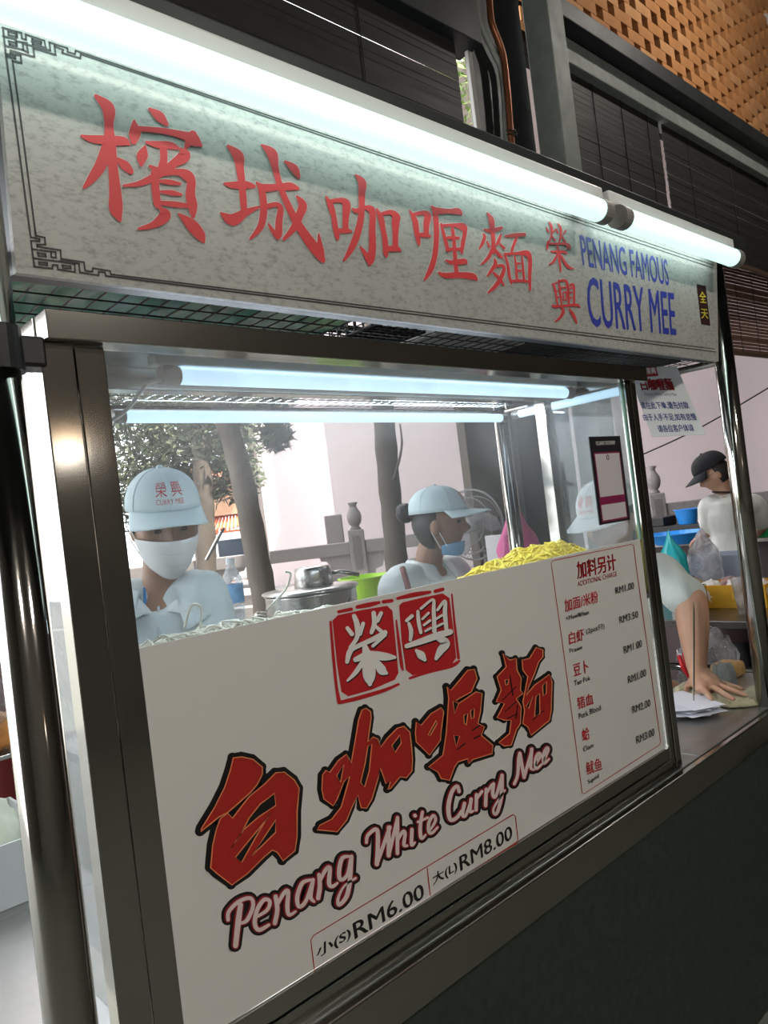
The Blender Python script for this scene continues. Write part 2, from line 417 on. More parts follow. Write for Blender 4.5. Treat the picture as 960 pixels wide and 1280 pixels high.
# seal
o_, s_ = (405, 725), .1875
b = BM()
poly_into(b, PS, [(55,270),(90,235),(250,200),(420,172),(455,205),(475,400),(495,620),(470,665),(320,730),(160,775),(115,745),(85,560)], o_, s_, L[0])
poly_into(b, PS, [(500,170),(520,150),(650,118),(790,90),(835,120),(860,320),(880,520),(850,560),(720,600),(590,635),(545,600),(515,400)], o_, s_, L[0])
strokes_into(b, PS, parse('95,212,10 180,195,12;220,180,12 300,165,16 365,150,10;395,145,12 450,138,12;490,122,10 600,98,16 705,80,10;740,75,12 790,62,12;42,280,8 60,500,10 80,700,10 100,815,14;110,815,12 250,780,14 400,735,12 495,695,8;850,95,5 870,300,8 895,520,10;570,655,8 700,610,12 850,570,14 900,540,8;480,270,6 495,400,10 515,560,12 525,600,6'), o_, s_, L[0])
flat('seal_stamp', b, mat('print_seal_red', (0.50, 0.02, 0.025), 0.4), case)
CHR_RONG = parse('195,240,14 215,300,18 215,380,14 170,450,12;150,320,12 180,360,14;255,290,12 235,360,12;325,220,14 330,290,16 310,350,12;375,220,12 350,270,14;340,310,10 385,350,12;400,350,16 330,390,16 200,450,14 165,480,18 148,545,12;400,365,12 320,440,10;265,440,16 290,540,40 295,640,40 300,695,12;205,530,16 290,500,26 400,510,26 465,515,10;250,550,16 200,620,14 150,670,6;340,540,18 380,600,30 410,620,10')
CHR_XING = parse('545,270,10 580,240,12;560,290,10 575,340,14 570,400,10;620,210,10 625,280,12 640,350,10;640,190,8 720,130,8 725,200,12 730,340,14;650,260,7 690,220,8;660,300,7 700,270,8;670,340,7 705,320,8;750,200,8 800,140,10 800,220,14 810,330,12;740,260,7 780,235,7;745,310,7 785,290,7;545,440,14 650,405,20 750,370,22 835,345,18;610,470,10 640,500,26 665,530,12;760,390,18 805,420,28 770,470,24 740,525,10')
for ch in (CHR_RONG, CHR_XING):
    flat('character_shadow', strokes_into(BM(), PS, ch, o_, s_, L[1], 2, (6, 8)), BLACKINK, case)
    flat('character', strokes_into(BM(), PS, ch, o_, s_, L[2], 1), WHITEINK, case)
# big red calligraphy, outlined
def big(name, polys, holes, lines, org, sc, ow=26, lw=4):
    bk = BM(); rd = BM(); og = BM()
    for p in polys:
        poly_into(bk, PS, p, org, sc, L[0]); strokes_into(bk, PS, [[(x, y, ow) for x, y in p]], org, sc, L[0], curve=False, closed=True)
        poly_into(rd, PS, p, org, sc, L[1])
        strokes_into(og, PS, [[(x, y, lw) for x, y in p]], org, sc, L[3], curve=False, closed=True, capped=False)
    for p in holes:
        flat('character_gap', poly_into(BM(), PS, p, org, sc, L[2]), BLACKINK, case); strokes_into(og, PS, [[(x, y, lw) for x, y in p]], org, sc, L[3], curve=False, closed=True, capped=False)
    for l in lines: flat('character_gap', strokes_into(BM(), PS, [l], org, sc, L[2]), BLACKINK, case)
    flat('character_outline', bk, BLACKINK, case); flat('character', rd, MAPLERED, case)
    flat('character_edge', og, ORANGEINK, case)
big('bai', [[(340,265),(400,258),(480,275),(545,330),(545,380),(510,450),(460,510),(370,590),(300,650),(240,680),(110,785),(115,765),(210,610),(280,470),(320,350)],
     [(265,680),(300,655),(335,690),(380,630),(450,540),(560,450),(640,370),(700,365),(770,420),(805,480),(790,640),(790,820),(775,920),(690,990),(650,930),(615,915),(560,960),(440,1080),(330,1160),(220,1075),(180,1040),(195,880),(220,770),(250,690)]],
    [[(630,515),(640,600),(520,680),(420,765),(320,905),(400,790),(450,690),(530,590)], [(600,660),(560,720),(500,820),(400,1000),(355,965),(440,860),(540,740)], [(640,700),(638,790),(470,955),(560,820)]], [], (230,900), .17708, 36, 4)
big('ga', [[(425,105),(455,90),(490,115),(495,160),(470,340),(510,305),(545,320),(568,380),(620,310),(690,240),(740,225),(785,270),(800,400),(805,480),(800,560),(760,610),(710,605),(640,690),(620,700),(640,640),(605,655),(565,540),(545,620),(500,770),(460,840),(420,835),(395,740),(350,830),(310,930),(240,1015),(90,1000),(110,965),(200,920),(270,830),(335,600),(290,640),(240,770),(210,820),(140,770),(125,700),(130,590),(155,555),(185,570),(250,480),(310,435),(330,470),(345,500),(375,330),(400,180)]],
    [[(470,375),(500,360),(480,560),(445,680),(415,645),(450,500)], [(650,370),(710,290),(720,350),(675,420)], [(235,595),(290,510),(265,645)]], [], (380,870), .16667, 30, 4)
big('li', [[(90,490),(120,510),(180,440),(240,405),(255,430),(240,540),(235,600),(170,690),(90,610),(85,560)],
     [(275,280),(300,300),(400,180),(440,175),(455,230),(420,310),(330,360),(345,380),(450,310),(485,320),(475,430),(460,500),(500,520),(480,570),(550,630),(545,680),(430,715),(405,740),(400,710),(340,730),(320,760),(290,840),(240,830),(220,790),(165,760),(250,690),(270,560),(280,420),(285,350)]],
    [[(160,570),(210,480),(215,500),(175,570)], [(310,365),(345,380),(320,440)], [(315,570),(350,575),(330,640)], [(375,450),(400,440),(390,510),(378,500)], [(415,425),(438,410),(436,465),(420,470)]], [[(340,655,4), (385,620,4)], [(430,540,4), (475,510,4)], [(440,590,4), (480,570,4)]], (500,800), .20833, 24, 3)
big('mian', [[(610,80),(650,120),(690,110),(695,180),(720,230),(715,300),(730,320),(690,350),(720,400),(715,500),(690,540),(660,630),(620,635),(585,615),(650,560),(660,480),(620,480),(575,465),(620,380),(570,370),(600,300),(575,220),(630,160)],
     [(725,120),(770,110),(810,45),(850,60),(850,100),(825,130),(800,200),(765,280),(750,330),(800,270),(890,205),(905,250),(900,420),(890,480),(780,570),(760,520),(730,500),(740,420),(730,370),(760,220),(730,180)]],
    [[(848,275),(872,248),(870,320),(852,335)], [(750,395),(790,335),(765,410)], [(622,240),(645,235),(640,265),(628,270)], [(808,340),(830,320),(832,440),(800,460)]], [[(655,215,3), (672,330,4)], [(610,360,3), (690,280,3)], [(625,430,3), (690,370,3)], [(640,470,3), (700,440,3)], [(700,390,3), (690,470,3)], [(790,480,3), (860,420,3)]], (500,800), .20833, 20, 3)
# script line
def script(name, st, org, sc, g1, g2):
    q = parse(st)
    flat('lettering_outline', strokes_into(BM(), PS, q, org, sc, L[0]+0.0001, g2), BLACKINK, case)
    flat('lettering_rim', strokes_into(BM(), PS, q, org, sc, L[1]+0.0001, g1), DKRED, case)
    flat('lettering', strokes_into(BM(), PS, q, org, sc, L[2]+0.0001, -1), PINKINK, case)
script('penang', '115,620,12 120,570,12 180,510,13 250,490,12 265,540,13 230,620,13 195,640,10;190,530,16 175,640,18 160,775,16;290,600,10 350,560,12 365,510,12 330,500,13 290,560,14 275,640,14 300,680,14 360,650,10;400,480,14 410,560,14 395,640,14;410,530,10 450,460,13 475,450,13 470,540,14 480,590,12 520,570,8;610,380,10 560,400,13 530,480,14 540,540,13 580,510,12 620,400,12;625,380,12 610,480,13 630,510,10;660,350,13 665,420,14 655,490,14;665,390,10 700,320,13 725,310,13 720,400,14 740,420,12 770,400,8;850,240,8 800,250,13 780,330,14 790,380,13 830,350,12 850,260,12;855,240,12 845,380,14 825,480,14 780,530,12 775,490,10 810,420,8 880,370,9', (260,1020), .20833, 8, 24)
script('white', '62,490,8 70,455,9 110,430,10 115,500,11 110,590,11;110,590,9 170,420,10;165,420,10 165,550,11;165,550,9 205,380,9;205,375,9 205,450,10 205,540,9;205,480,8 230,440,9 240,450,9 235,500,9 250,505,7;272,430,9 270,500,9 285,490,6;285,365,9 287,367,9;320,350,8 310,420,9 315,470,9 335,455,6;300,395,7 345,375,7;350,440,6 380,390,8 370,365,8 350,400,9 350,440,9 365,445,8 390,420,6', (440,920), .27083, 5, 16)
script('curry', '490,255,9 480,230,9 455,260,10 440,330,11 450,385,10 480,375,9 500,345,7;515,310,9 505,360,9 520,365,8 545,300,8;545,290,9 540,345,9 555,345,6;570,270,9 568,340,9;570,290,7 595,255,8;615,245,9 612,320,9;615,265,7 640,225,8;648,220,9 645,270,9 660,275,8 685,190,8;688,180,9 685,270,10 670,340,9 655,360,8 650,330,6 700,250,6', (440,920), .27083, 5, 16)
script('mee', '745,220,8 760,180,8 765,110,9 770,85,9;770,80,9 790,190,9;790,190,8 825,65,8;825,60,9 820,140,9 835,155,6;840,140,6 865,90,8 855,80,8 842,110,9 845,150,8 870,130,6;880,120,6 900,65,8 893,55,8 880,85,9 880,125,8 905,105,6', (440,920), .27083, 5, 16)
# price box
o_, s_ = (380, 1000), .29167
b = strokes_into(BM(), PS, [[(40,580,2),(895,62,2),(905,70,2),(916,170,2),(908,182,2),(55,742,2),(45,738,2),(28,600,2)]], o_, s_, L[0], curve=False, closed=True)
strokes_into(b, PS, [[(527,292,2),(540,408,2)]], o_, s_, L[0]); flat('price_border', b, MAPLERED, case)
b = BM()
def price(*a): flat('price_lettering', text_into(BM(), PS, *a), BLACKINK, case)
price('小(S)', (52,692), (200,600), (52,628), o_, s_, L[0], 0.022)
price('RM6.00', (217,598), (517,418), (206,528), o_, s_, L[0], 0.016)
price('大(L)', (552,375), (657,310), (548,318), o_, s_, L[0], 0.022)
price('RM8.00', (670,306), (894,165), (663,242), o_, s_, L[0], 0.016)
# menu
o_, s_ = (690, 680), .25
b = strokes_into(BM(), PS, [[(2,84,1.8),(395,2,1.8),(407,8,1.8),(420,110,1.8),(542,990,1.8),(535,1005,1.8),(160,1248,1.8),(150,1245,1.8),(60,560,1.8),(-5,95,1.8)]], o_, s_, L[0], curve=False, closed=True)
flat('menu_border', b, MAPLERED, case)
b = BM()
text_into(b, PS, '加料另计', (125,178), (322,130), (118,88), o_, s_, L[0], 0.035); flat('menu_title_outline', b, BLACKINK, case)
b = BM()
MENURED = mat('print_menu_red', (0.48, 0.02, 0.025), 0.4)
text_into(b, PS, '加料另计', (126,176), (321,129), (119,90), o_, s_, L[1], 0.008); flat('menu_title', b, MENURED, case)
for t, bl, br, tl in (('加面/米粉',(62,342),(230,292),(57,278)), ('白虾',(85,505),(160,481),(80,442)), ('豆卜',(107,665),(182,640),(101,600)), ('猪血',(127,828),(207,800),(120,768)), ('蛤',(150,990),(188,975),(144,925)), ('鱿鱼',(172,1158),(250,1128),(165,1092))):
    flat('dish_name', text_into(BM(), PS, t, bl, br, tl, o_, s_, L[1], 0.018), MENURED, case)
b = BM(); text_into(b, PS, 'ADDITIONAL CHARGE', (127,214), (325,160), (125,188), o_, s_, L[0], 0.016); flat('menu_subtitle', b, DKRED, case)
b = BM()
for t, bl, br, h, bo in (('+Mee/Bihun',(67,383),(183,351),22,.01),('Prawn',(86,546),(150,526),22,.01),('(2pcs只)',(170,456),(262,428),33,.01),('Tao Pok',(109,711),(190,680),26,.01),('Pork Blood',(133,876),(242,830),28,.01),('Clam',(155,1040),(205,1016),26,.01),('Squid',(178,1207),(233,1172),27,.01),
    ('RM1.00',(316,251),(409,223),34,.014),('RM3.50',(335,399),(429,367),36,.014),('RM1.00',(357,549),(449,513),37,.014),('RM1.00',(378,699),(469,660),38,.014),('RM2.00',(400,849),(491,811),38,.014),('RM3.00',(420,1001),(511,957),39,.014)):
    flat('menu_price' if 'RM' in t else 'dish_translation', text_into(BM(), PS, t, bl, br, (bl[0]-3, bl[1]-h), o_, s_, L[1], bo), BLACKINK, case)

# ---- payment card on the glass (code itself left out)
card = thing('payment_card', 'black and white SCAN TO PAY card stuck on the right of the case glass', 'card', (1.545, 0.9055, 1.42))
KS = Sheet((0, 0.9035, 0), (1, 0, 0), (0, 0, 1))
k0 = KS.px(741, 547); k1 = KS.px(779, 546); k2 = KS.px(791.5, 650); k3 = KS.px(753, 658)
kx0, kx1, kz0, kz1 = 1.483, 1.618, 1.424, 1.624
b = boxm((kx0, 0.9036, kz0), (kx1, 0.9055, kz1)); obj('card_backing', b, mat('card_black', (0.02, 0.018, 0.022), 0.35), card)
def krect(u0, v0, u1, v1, lift):
    b = BM(); vs = [b.verts.new(KS.pt(kx0+(kx1-kx0)*u, kz1-(kz1-kz0)*v, lift)) for u, v in ((u0, v0), (u1, v0), (u1, v1), (u0, v1))]; b.faces.new(vs); return b
flat('card_border', krect(.08, .18, .92, .975, .0003), mat('card_magenta', (0.25, 0.02, 0.08), 0.35), card)
flat('card_sheet', krect(.11, .20, .89, .69, .0006), mat('card_white', (0.62, 0.58, 0.60), 0.35), card)
flat('card_sheet', krect(.11, .78, .89, .955, .0006), mat('card_white', (0.62, 0.58, 0.60), 0.35), card)
def ktext(t, u0, u1, v0, v1, lift=.0008, bold=.01):
    b = BM(); V, Fc = text_mesh(t, bold); xs = [v[0] for v in V]; ys = [v[1] for v in V]
    vs = [b.verts.new(KS.pt(kx0+(kx1-kx0)*(u0+(u1-u0)*(v[0]-min(xs))/(max(xs)-min(xs))), kz1-(kz1-kz0)*(v1+(v0-v1)*(v[1]-min(ys))/(max(ys)-min(ys))), lift)) for v in V]
    for f in Fc:
        try: b.faces.new([vs[i] for i in f])
        except ValueError: pass
    return b
flat('card_title', ktext('SCAN TO PAY', .18, .80, .055, .10), WHITEINK, card)
b = BM(); tube(b, [KS.pt(kx0+(kx1-kx0)*(.5+.035*math.cos(a)), kz1-(kz1-kz0)*(.245+.028*math.sin(a)), .0008) for a in [i*math.pi/6 for i in range(12)]], 0.0009, 6, closed=True)
flat('card_logo', b, BLACKINK, card)

# ---- sign board
sgn = thing('sign_board', 'long pale speckled stall sign with red Chinese characters and blue lettering', 'sign', (1.27, 0.93, 1.84))
SO = Vector((0, 0.900, 1.838)); SU = Vector((0, -0.030, 0.292)).normalized()
SS = Sheet(SO, (1, 0, 0), SU)
# board as a slab following the lean
def slab(u0, u1, v0, v1, l0, l1):
    b = BM(); vs = [b.verts.new(SS.pt(u, v, l)) for l in (l0, l1) for u, v in ((u0, v0), (u1, v0), (u1, v1), (u0, v1))]
    for f in ((0,1,2,3), (7,6,5,4), (0,4,5,1), (1,5,6,2), (2,6,7,3), (3,7,4,0)): b.faces.new([vs[i] for i in f])
    return b
SM = bpy.data.materials.new('speckled_sign_paper'); SM.use_nodes = True; MATS['sign'] = SM
nt = SM.node_tree; pb = nt.nodes['Principled BSDF']; pb.inputs['Roughness'].default_value = 0.45
tc = nt.nodes.new('ShaderNodeTexCoord'); mp = nt.nodes.new('ShaderNodeMapping'); mp.inputs['Scale'].default_value = (1, 1, 2.2)
n1 = nt.nodes.new('ShaderNodeTexNoise'); n1.inputs['Scale'].default_value = 70; n1.inputs['Detail'].default_value = 8; n1.inputs['Roughness'].default_value = .7
n2 = nt.nodes.new('ShaderNodeTexNoise'); n2.inputs['Scale'].default_value = 4; n2.inputs['Detail'].default_value = 3
cr = nt.nodes.new('ShaderNodeValToRGB'); cr.color_ramp.elements[0].position = .33; cr.color_ramp.elements[0].color = (0.30, 0.30, 0.28, 1)
cr.color_ramp.elements[1].position = .52; cr.color_ramp.elements[1].color = (0.50, 0.49, 0.455, 1)
mx = nt.nodes.new('ShaderNodeMix'); mx.data_type = 'RGBA'; mx.blend_type = 'MULTIPLY'; mx.inputs['Factor'].default_value = .35
nt.links.new(tc.outputs['Object'], mp.inputs[0]); nt.links.new(mp.outputs[0], n1.inputs['Vector']); nt.links.new(tc.outputs['Object'], n2.inputs['Vector'])
nt.links.new(n1.outputs['Fac'], cr.inputs[0]); nt.links.new(cr.outputs['Color'], mx.inputs['A']); nt.links.new(n2.outputs['Fac'], mx.inputs['B']); nt.links.new(mx.outputs['Result'], pb.inputs['Base Color'])
obj('sign_panel', slab(0.298, 2.222, -0.004, 0.294, -0.012, 0.0), SM, sgn)
obj('sign_box', slab(0.300, 2.220, -0.002, 0.292, -0.048, -0.0125), DARKMETAL, sgn)
LS = [0.0006, 0.0016]
def lines_uv(bm, pl, r=0.0011, lift=LS[0]):
    for a, c in zip(pl, pl[1:]):
        a = Vector(a); c = Vector(c); d = (c-a).normalized(); n = Vector((-d.y, d.x))*r; a = a-d*r; c = c+d*r
        bm.faces.new([bm.verts.new(SS.pt(p.x, p.y, lift)) for p in (a+n, c+n, c-n, a-n)])
b = BM()
# fret corners traced in image crop pixels, drawn top-left and bottom-left
def fret(px_list, org, sc): return [SS.px(org[0]+x*sc, org[1]+y*sc) for x, y in px_list]
F1 = [[(570,270),(565,300),(440,262),(445,240),(385,215),(392,275),(235,228),(242,290),(75,245),(73,265),(145,280),(150,332),(88,318),(145,734)],
      [(535,245),(528,270),(478,255),(475,228),(348,188),(355,245),(160,195),(165,240),(40,212)],
      [(40,268),(105,282),(108,300),(42,285),(105,734)],
      [(40,268),(20,85),(150,120),(155,160),(182,168),(182,132),(312,175),(322,225),(232,200),(228,165),(290,185),(288,198),(225,182)],
      [(22,145),(110,165)], [(58,112),(110,125),(115,148),(60,135),(58,112)], [(62,180),(115,190),(118,212),(68,200),(62,180)], [(120,150),(118,115)], [(118,180),(190,192)], [(190,210),(197,258),(160,240)], [(110,165),(112,200)]]
for pl in F1: lines_uv(b, fret(pl, (0, 20), .177))
F2 = [[(128,0),(132,25),(190,38),(195,85),(140,85),(142,98),(295,122),(300,178),(452,202),(460,258),(508,265),(512,242),(625,260),(632,282)],
      [(92,0),(98,35),(155,48),(155,62),(98,60),(122,232),(240,245),(245,220),(275,222),(278,250),(392,268),(390,215),(300,198)],
      [(108,115),(262,135),(265,172),(235,168),(232,135)], [(115,175),(220,190),(300,198)], [(145,140),(195,148),(198,165),(150,160),(145,140)], [(152,200),(205,207),(208,222),(155,217),(152,200)], [(308,222),(362,228),(365,245),(312,240),(308,222)], [(300,182),(418,212),(425,270),(548,290),(550,265),(592,270),(598,292)]]
for pl in F2: lines_uv(b, fret(pl, (20, 290), .1875))
ta = SS.px(101, 68); tb = SS.px(94.5, 63.5); ba = SS.px(138.5, 343); bb_ = SS.px(132, 345)
XR = 2.205
lines_uv(b, [SS.px(25.7, 150), SS.px(44, 290)]); lines_uv(b, [SS.px(18.6, 150), SS.px(37.25, 290)])
lines_uv(b, [ta, (XR-0.012, 0.2595)]); lines_uv(b, [tb, (XR, 0.2685)])
lines_uv(b, [ba, (XR-0.012, 0.030)]); lines_uv(b, [bb_, (XR, 0.022)])
flat('border_lines', b, mat('print_grey_black', (0.035, 0.035, 0.035), 0.5), sgn)
GLY = [
 ((90,105), .1875, '155,82,12 238,165,42 243,280,30 250,400,40 268,540,32 285,720,40 290,830,46 315,905,16;60,348,8 130,368,25 250,378,32 340,385,30 375,402,12;225,430,35 190,540,40 130,630,30 80,690,12;300,505,14 350,545,30 388,585,20;512,168,9 575,215,32 625,270,16;410,250,10 415,330,40 408,385,22;440,300,18 600,315,20 740,345,27 800,372,45 860,415,8;800,340,28 770,400,22 750,435,8;490,390,8 560,405,22 650,412,25 700,430,12;605,420,25 608,500,25 595,570,30;483,420,10 465,480,38 458,540,14;720,435,10 745,480,42 680,530,30 600,590,28 510,640,25 430,670,17 340,680,8;515,550,10 560,580,25;545,600,25 553,700,27 565,800,24 580,820,12;600,600,18 700,590,22 760,610,35 790,650,30 785,740,32 800,820,32 803,885,14;580,650,12 650,658,18 715,668,10;590,720,10 660,728,18 725,740,9;590,795,15 680,805,20 770,815,16;590,835,14 615,880,40 540,940,24 440,968,9;708,868,7 790,940,38 850,1010,34 872,1052,12'),
 ((260,160), .16667, '145,135,10 220,210,40 235,300,30 250,420,27 262,560,25 268,630,22;118,418,8 180,430,25 280,430,30 340,440,14;92,640,8 180,690,45 270,640,30 375,595,10;360,412,8 410,450,30 520,445,25 610,440,30 670,455,12;395,450,25 412,560,26 410,660,27 385,750,25 315,830,10;440,590,20 510,575,18 540,610,22 528,700,26 525,800,26 518,832,10;515,825,10 485,780,16 448,720,6;400,130,8 475,195,38 500,300,25 540,450,22 600,590,25 650,690,28 720,800,35 800,910,38 855,990,22;860,1000,12 840,920,25 825,795,6;662,515,8 705,580,32 680,660,30 640,750,27 565,835,12;572,252,8 640,305,30 675,370,14'),
 ((395,200), .125, '95,368,8 140,460,30 170,560,25 185,660,27 205,760,25 212,800,10;140,415,20 240,405,25 290,430,38 300,480,40 290,600,30 290,690,30;215,712,25 300,710,25 345,718,12;390,150,8 455,230,40 452,350,32 450,480,30 440,600,32 400,760,35 340,900,30 275,1005,12;360,490,10 400,512,25 480,480,20 530,490,35 560,530,32 555,700,32 558,880,35 540,1000,38 528,1050,14;520,1000,30 480,930,22 435,868,8;598,490,8 640,580,28 665,700,25 685,820,27 690,930,25 700,970,10;640,545,18 740,525,25 795,570,38 790,620,40 788,750,28 785,880,30;710,890,28 800,892,27 840,910,10'),
 ((500,240), .1875, '60,125,5 95,190,18 108,270,17 120,330,13 125,358,5;90,150,12 150,140,15 180,160,24 172,220,20 172,290,16;120,288,14 170,288,15 198,298,7;205,95,5 240,125,22 320,130,16 380,130,22 405,148,9;228,120,18 238,220,18 238,330,17 225,440,18 195,530,18 160,585,7;270,215,8 290,290,11 308,360,12 318,398,7;285,225,10 360,222,12 415,235,25 428,270,14 415,340,14 408,405,9;315,305,10 350,308,12 385,308,10;310,385,12 360,382,10 410,382,12;345,240,10 355,330,12 362,430,13 372,540,14;302,455,6 340,470,14 420,465,20 438,475,8;252,538,6 300,558,18 400,555,20 480,565,22 508,588,7'),
 ((500,240), .1875, '577,140,5 605,185,18 612,250,16 618,320,13 620,400,14;558,252,6 610,258,15 670,242,12;550,278,4 560,300,11 545,345,11 525,380,5;575,330,5 592,365,9;668,285,7 655,325,11 640,355,7;660,345,5 690,375,9;615,370,10 590,430,13 560,465,9 535,483,4;630,385,8 660,425,12 680,440,5;625,448,5 632,480,13 605,525,12 578,560,5;630,500,8 670,490,10 690,510,12 670,570,14 630,630,14 583,672,6;620,540,7 660,580,11 688,622,6;698,295,6 760,290,14 825,285,12;775,300,10 755,350,10 740,395,8;692,410,6 712,480,9 725,560,9 738,615,5;705,415,9 780,410,10 840,410,20 862,450,14 860,550,12 862,655,7;760,430,5 770,510,8 775,590,7;808,425,5 815,510,8 822,590,7;780,478,9 795,478,7;785,525,9 800,525,7;735,595,9 800,592,10 850,598,8'),
 ((670,260), .125, '98,195,5 118,240,10;125,140,5 148,190,14 150,260,10 138,310,9 118,360,5;190,215,8 165,245,8;155,285,6 185,325,9;215,158,5 238,200,12 242,260,10 232,320,9 220,345,5;290,230,10 260,265,6;250,285,6 285,335,10;200,210,4 212,250,9;112,335,8 108,380,14 103,420,6;118,355,10 200,360,11 280,358,12 320,380,18 340,410,5;315,385,12 300,418,5;140,435,6 190,440,11 270,440,14 300,460,7;205,380,8 222,450,14 230,540,12 240,635,8;205,470,10 165,540,12 122,568,5;245,480,8 290,560,14 330,600,14 372,608,4'),
 ((670,260), .125, '155,760,5 180,800,11 195,880,10 210,970,8;165,765,8 205,745,7;190,838,9 215,828,6;200,895,9 230,888,6;215,720,5 228,780,10 240,880,9 250,965,7;225,730,10 285,725,12 305,760,12 318,860,11 322,960,9;245,800,8 290,795,8;262,850,6 270,920,6;262,850,6 295,845,7 298,920,6;270,920,6 298,915,6;330,775,8 365,770,14 375,850,10 372,960,9;330,805,8 360,800,6;325,845,8 355,845,6;330,900,8 355,898,6;155,970,6 180,985,14 300,978,12 400,970,14 430,995,8;250,1000,8 265,1040,16 230,1100,13 185,1135,6;325,1010,6 365,1070,16 400,1150,8')]
PALE = mat('print_pale_halo', (0.60, 0.55, 0.53), 0.5)
for org, sc, st in GLY:
    flat('character_halo', strokes_into(BM(), SS, parse(st), org, sc, LS[0], 0.9/sc if sc > .13 else 0.4/sc), PALE, sgn)
    flat('character', strokes_into(BM(), SS, parse(st), org, sc, LS[1]), REDINK, sgn)
o_, s_ = (715, 280), .1979
b = BM()
text_into(b, SS, 'PENANG FAMOUS', (68,262), (614,392), (46,66), o_, s_, LS[0], 0.010)
text_into(b, SS, 'CURRY MEE', (108,646), (659,706), (84,328), o_, s_, LS[0], 0.014)
flat('lettering', b, BLUEINK, sgn)
b = BM(); poly_into(b, SS, [(785,380),(843,392),(872,642),(815,634)], o_, s_, 0.0008); flat('plaque', b, mat('plaque_maroon', (0.045, 0.018, 0.018), 0.4), sgn)
b = BM(); text_into(b, SS, '全', (806,497), (848,500), (798,425), o_, s_, 0.0014, 0.01); text_into(b, SS, '天', (816,596), (860,600), (810,535), o_, s_, 0.0014, 0.01); flat('plaque_lettering', b, YELLOWINK, sgn)

# ---- fluorescent lamps
def tube_mat(name, col, st): return mat(name, (0.9, 0.9, 0.9), 0.3, emit=col, es=st)
TM = tube_mat('tube_glow', (0.60, 0.95, 0.90), 1.2)
TMB = tube_mat('tube_glow_blue', (0.50, 0.74, 1.0), 1.8)
def lamp(label, a, c, r, tm, batten=None, group=None):
    a = Vector(a); c = Vector(c); d = (c-a).normalized()
    t = thing('fluorescent_lamp', label, 'lamp', (a+c)/2, 0, group)
    obj('tube', tubem([a+d*0.02, a+d*0.024, c-d*0.024, c-d*0.02], [r*.8, r, r, r*.8], 20), tm, t, smooth=True)
    for p, q in ((a, a+d*0.03), (c, c-d*0.03)): obj('end_cap', tubem([p, q], r*1.08, 20), mat('cap_grey', (0.30, 0.29, 0.27), 0.4, 0.2), t)
    if batten:
        up, w, h, back = batten
        b = BM(); side = Vector((-d.y, d.x, 0))
        if side.y < 0: side = -side
        z0 = up
        M = Matrix.Translation(((a+c)/2)+Vector((0, 0, z0+h/2))+side*back) @ Matrix((d, side, Vector((0, 0, 1)))).transposed().to_4x4()
        box(b, (-(c-a).length/2-0.012, -w/2, -h/2), ((c-a).length/2+0.012, w/2, h/2), 0.004, M)
        obj('batten', b, WHITEP, t)
        for p in (a+d*0.012, c-d*0.012):
            obj('lamp_holder', tubem([p, p+Vector((0, 0, up+h*0.5))+side*back], 0.012, 8), mat('cap_grey', (0.3, 0.3, 0.3), 0.4), t)
    return t
def strip_light(t, a, c, nrm, w, e, col):
    a = Vector(a); c = Vector(c); ld = bpy.data.lights.new('tube_light', 'AREA'); ld.shape = 'RECTANGLE'; ld.size = (c-a).length*.97; ld.size_y = w; ld.energy = e; ld.color = col
    lo = bpy.data.objects.new('tube_light', ld); COL.objects.link(lo); d = (c-a).normalized(); n = -Vector(nrm).normalized(); y = n.cross(d)
    lo.parent = t; lo.matrix_local = Matrix.Translation((a+c)/2-t.location) @ Matrix((d, y, n)).transposed().to_4x4()
l1 = lamp('long glowing fluorescent tube along the top of the red lettered sign', (0.10, 0.80, 2.092), (1.485, 0.80, 2.092), 0.0235, TM, (0.030, 0.05, 0.03, 0.03), 'sign tubes')
l2 = lamp('short glowing fluorescent tube at the right end of the sign', (1.535, 0.80, 2.094), (2.175, 0.80, 2.094), 0.0235, TM, (0.030, 0.05, 0.03, 0.03), 'sign tubes')
tag(obj('sign_lamp_beam', boxm((-0.2, 0.835, 2.158), (2.36, 0.90, 2.196), 0.003), DARKMETAL), 'dark steel beam carrying the tubes over the sign', 'beam')
l3 = lamp('bluish fluorescent tube under the glass case top', (0.54, 1.05, 1.757), (1.665, 1.05, 1.757), 0.0135, TMB, (0.014, 0.03, 0.018, 0.0))
l4 = lamp('bluish fluorescent tube along the rear rail of the canopy', (0.74, 1.70, 1.812), (2.235, 1.70, 1.812), 0.015, TMB)
lamp('fluorescent tube running front to back at the right of the canopy', (2.232, 1.16, 1.815), (2.232, 1.66, 1.815), 0.014, TMB)
strip_light(l1, (0.10, 0.838, 2.116), (1.485, 0.838, 2.116), (0, .62, -.78), .02, .55, (.80, 1.0, .97))
strip_light(l2, (1.535, 0.838, 2.118), (2.175, 0.838, 2.118), (0, .62, -.78), .02, .26, (.80, 1.0, .97))
strip_light(l3, (0.56, 1.075, 1.752), (1.65, 1.075, 1.752), (0, .3, -.95), .02, 6.0, (.78, .89, 1.0))
strip_light(l4, (0.76, 1.685, 1.834), (2.22, 1.685, 1.834), (0, -.6, .8), .015, 11.0, (.78, .89, 1.0))
# ================================================================== BUILDING BEHIND AND ABOVE
F0 = Vector((math.cos(YAW), math.sin(YAW), 0)); R0 = Vector((math.sin(YAW), -math.cos(YAW), 0)); RZ = YAW-math.pi/2
YB = 2.6
DKPAINT = mat('black_green_paint', (0.016, 0.019, 0.020), 0.5, 0, 5, 0.3)
GREYPAINT = mat('weathered_grey_paint', (0.27, 0.30, 0.275), 0.55, 0, 12, 0.25, 0.1)
tag(obj('ceiling', boxm((-8, -8, 7.0), (14, 3.2, 7.15)), DKPAINT), kind='structure')
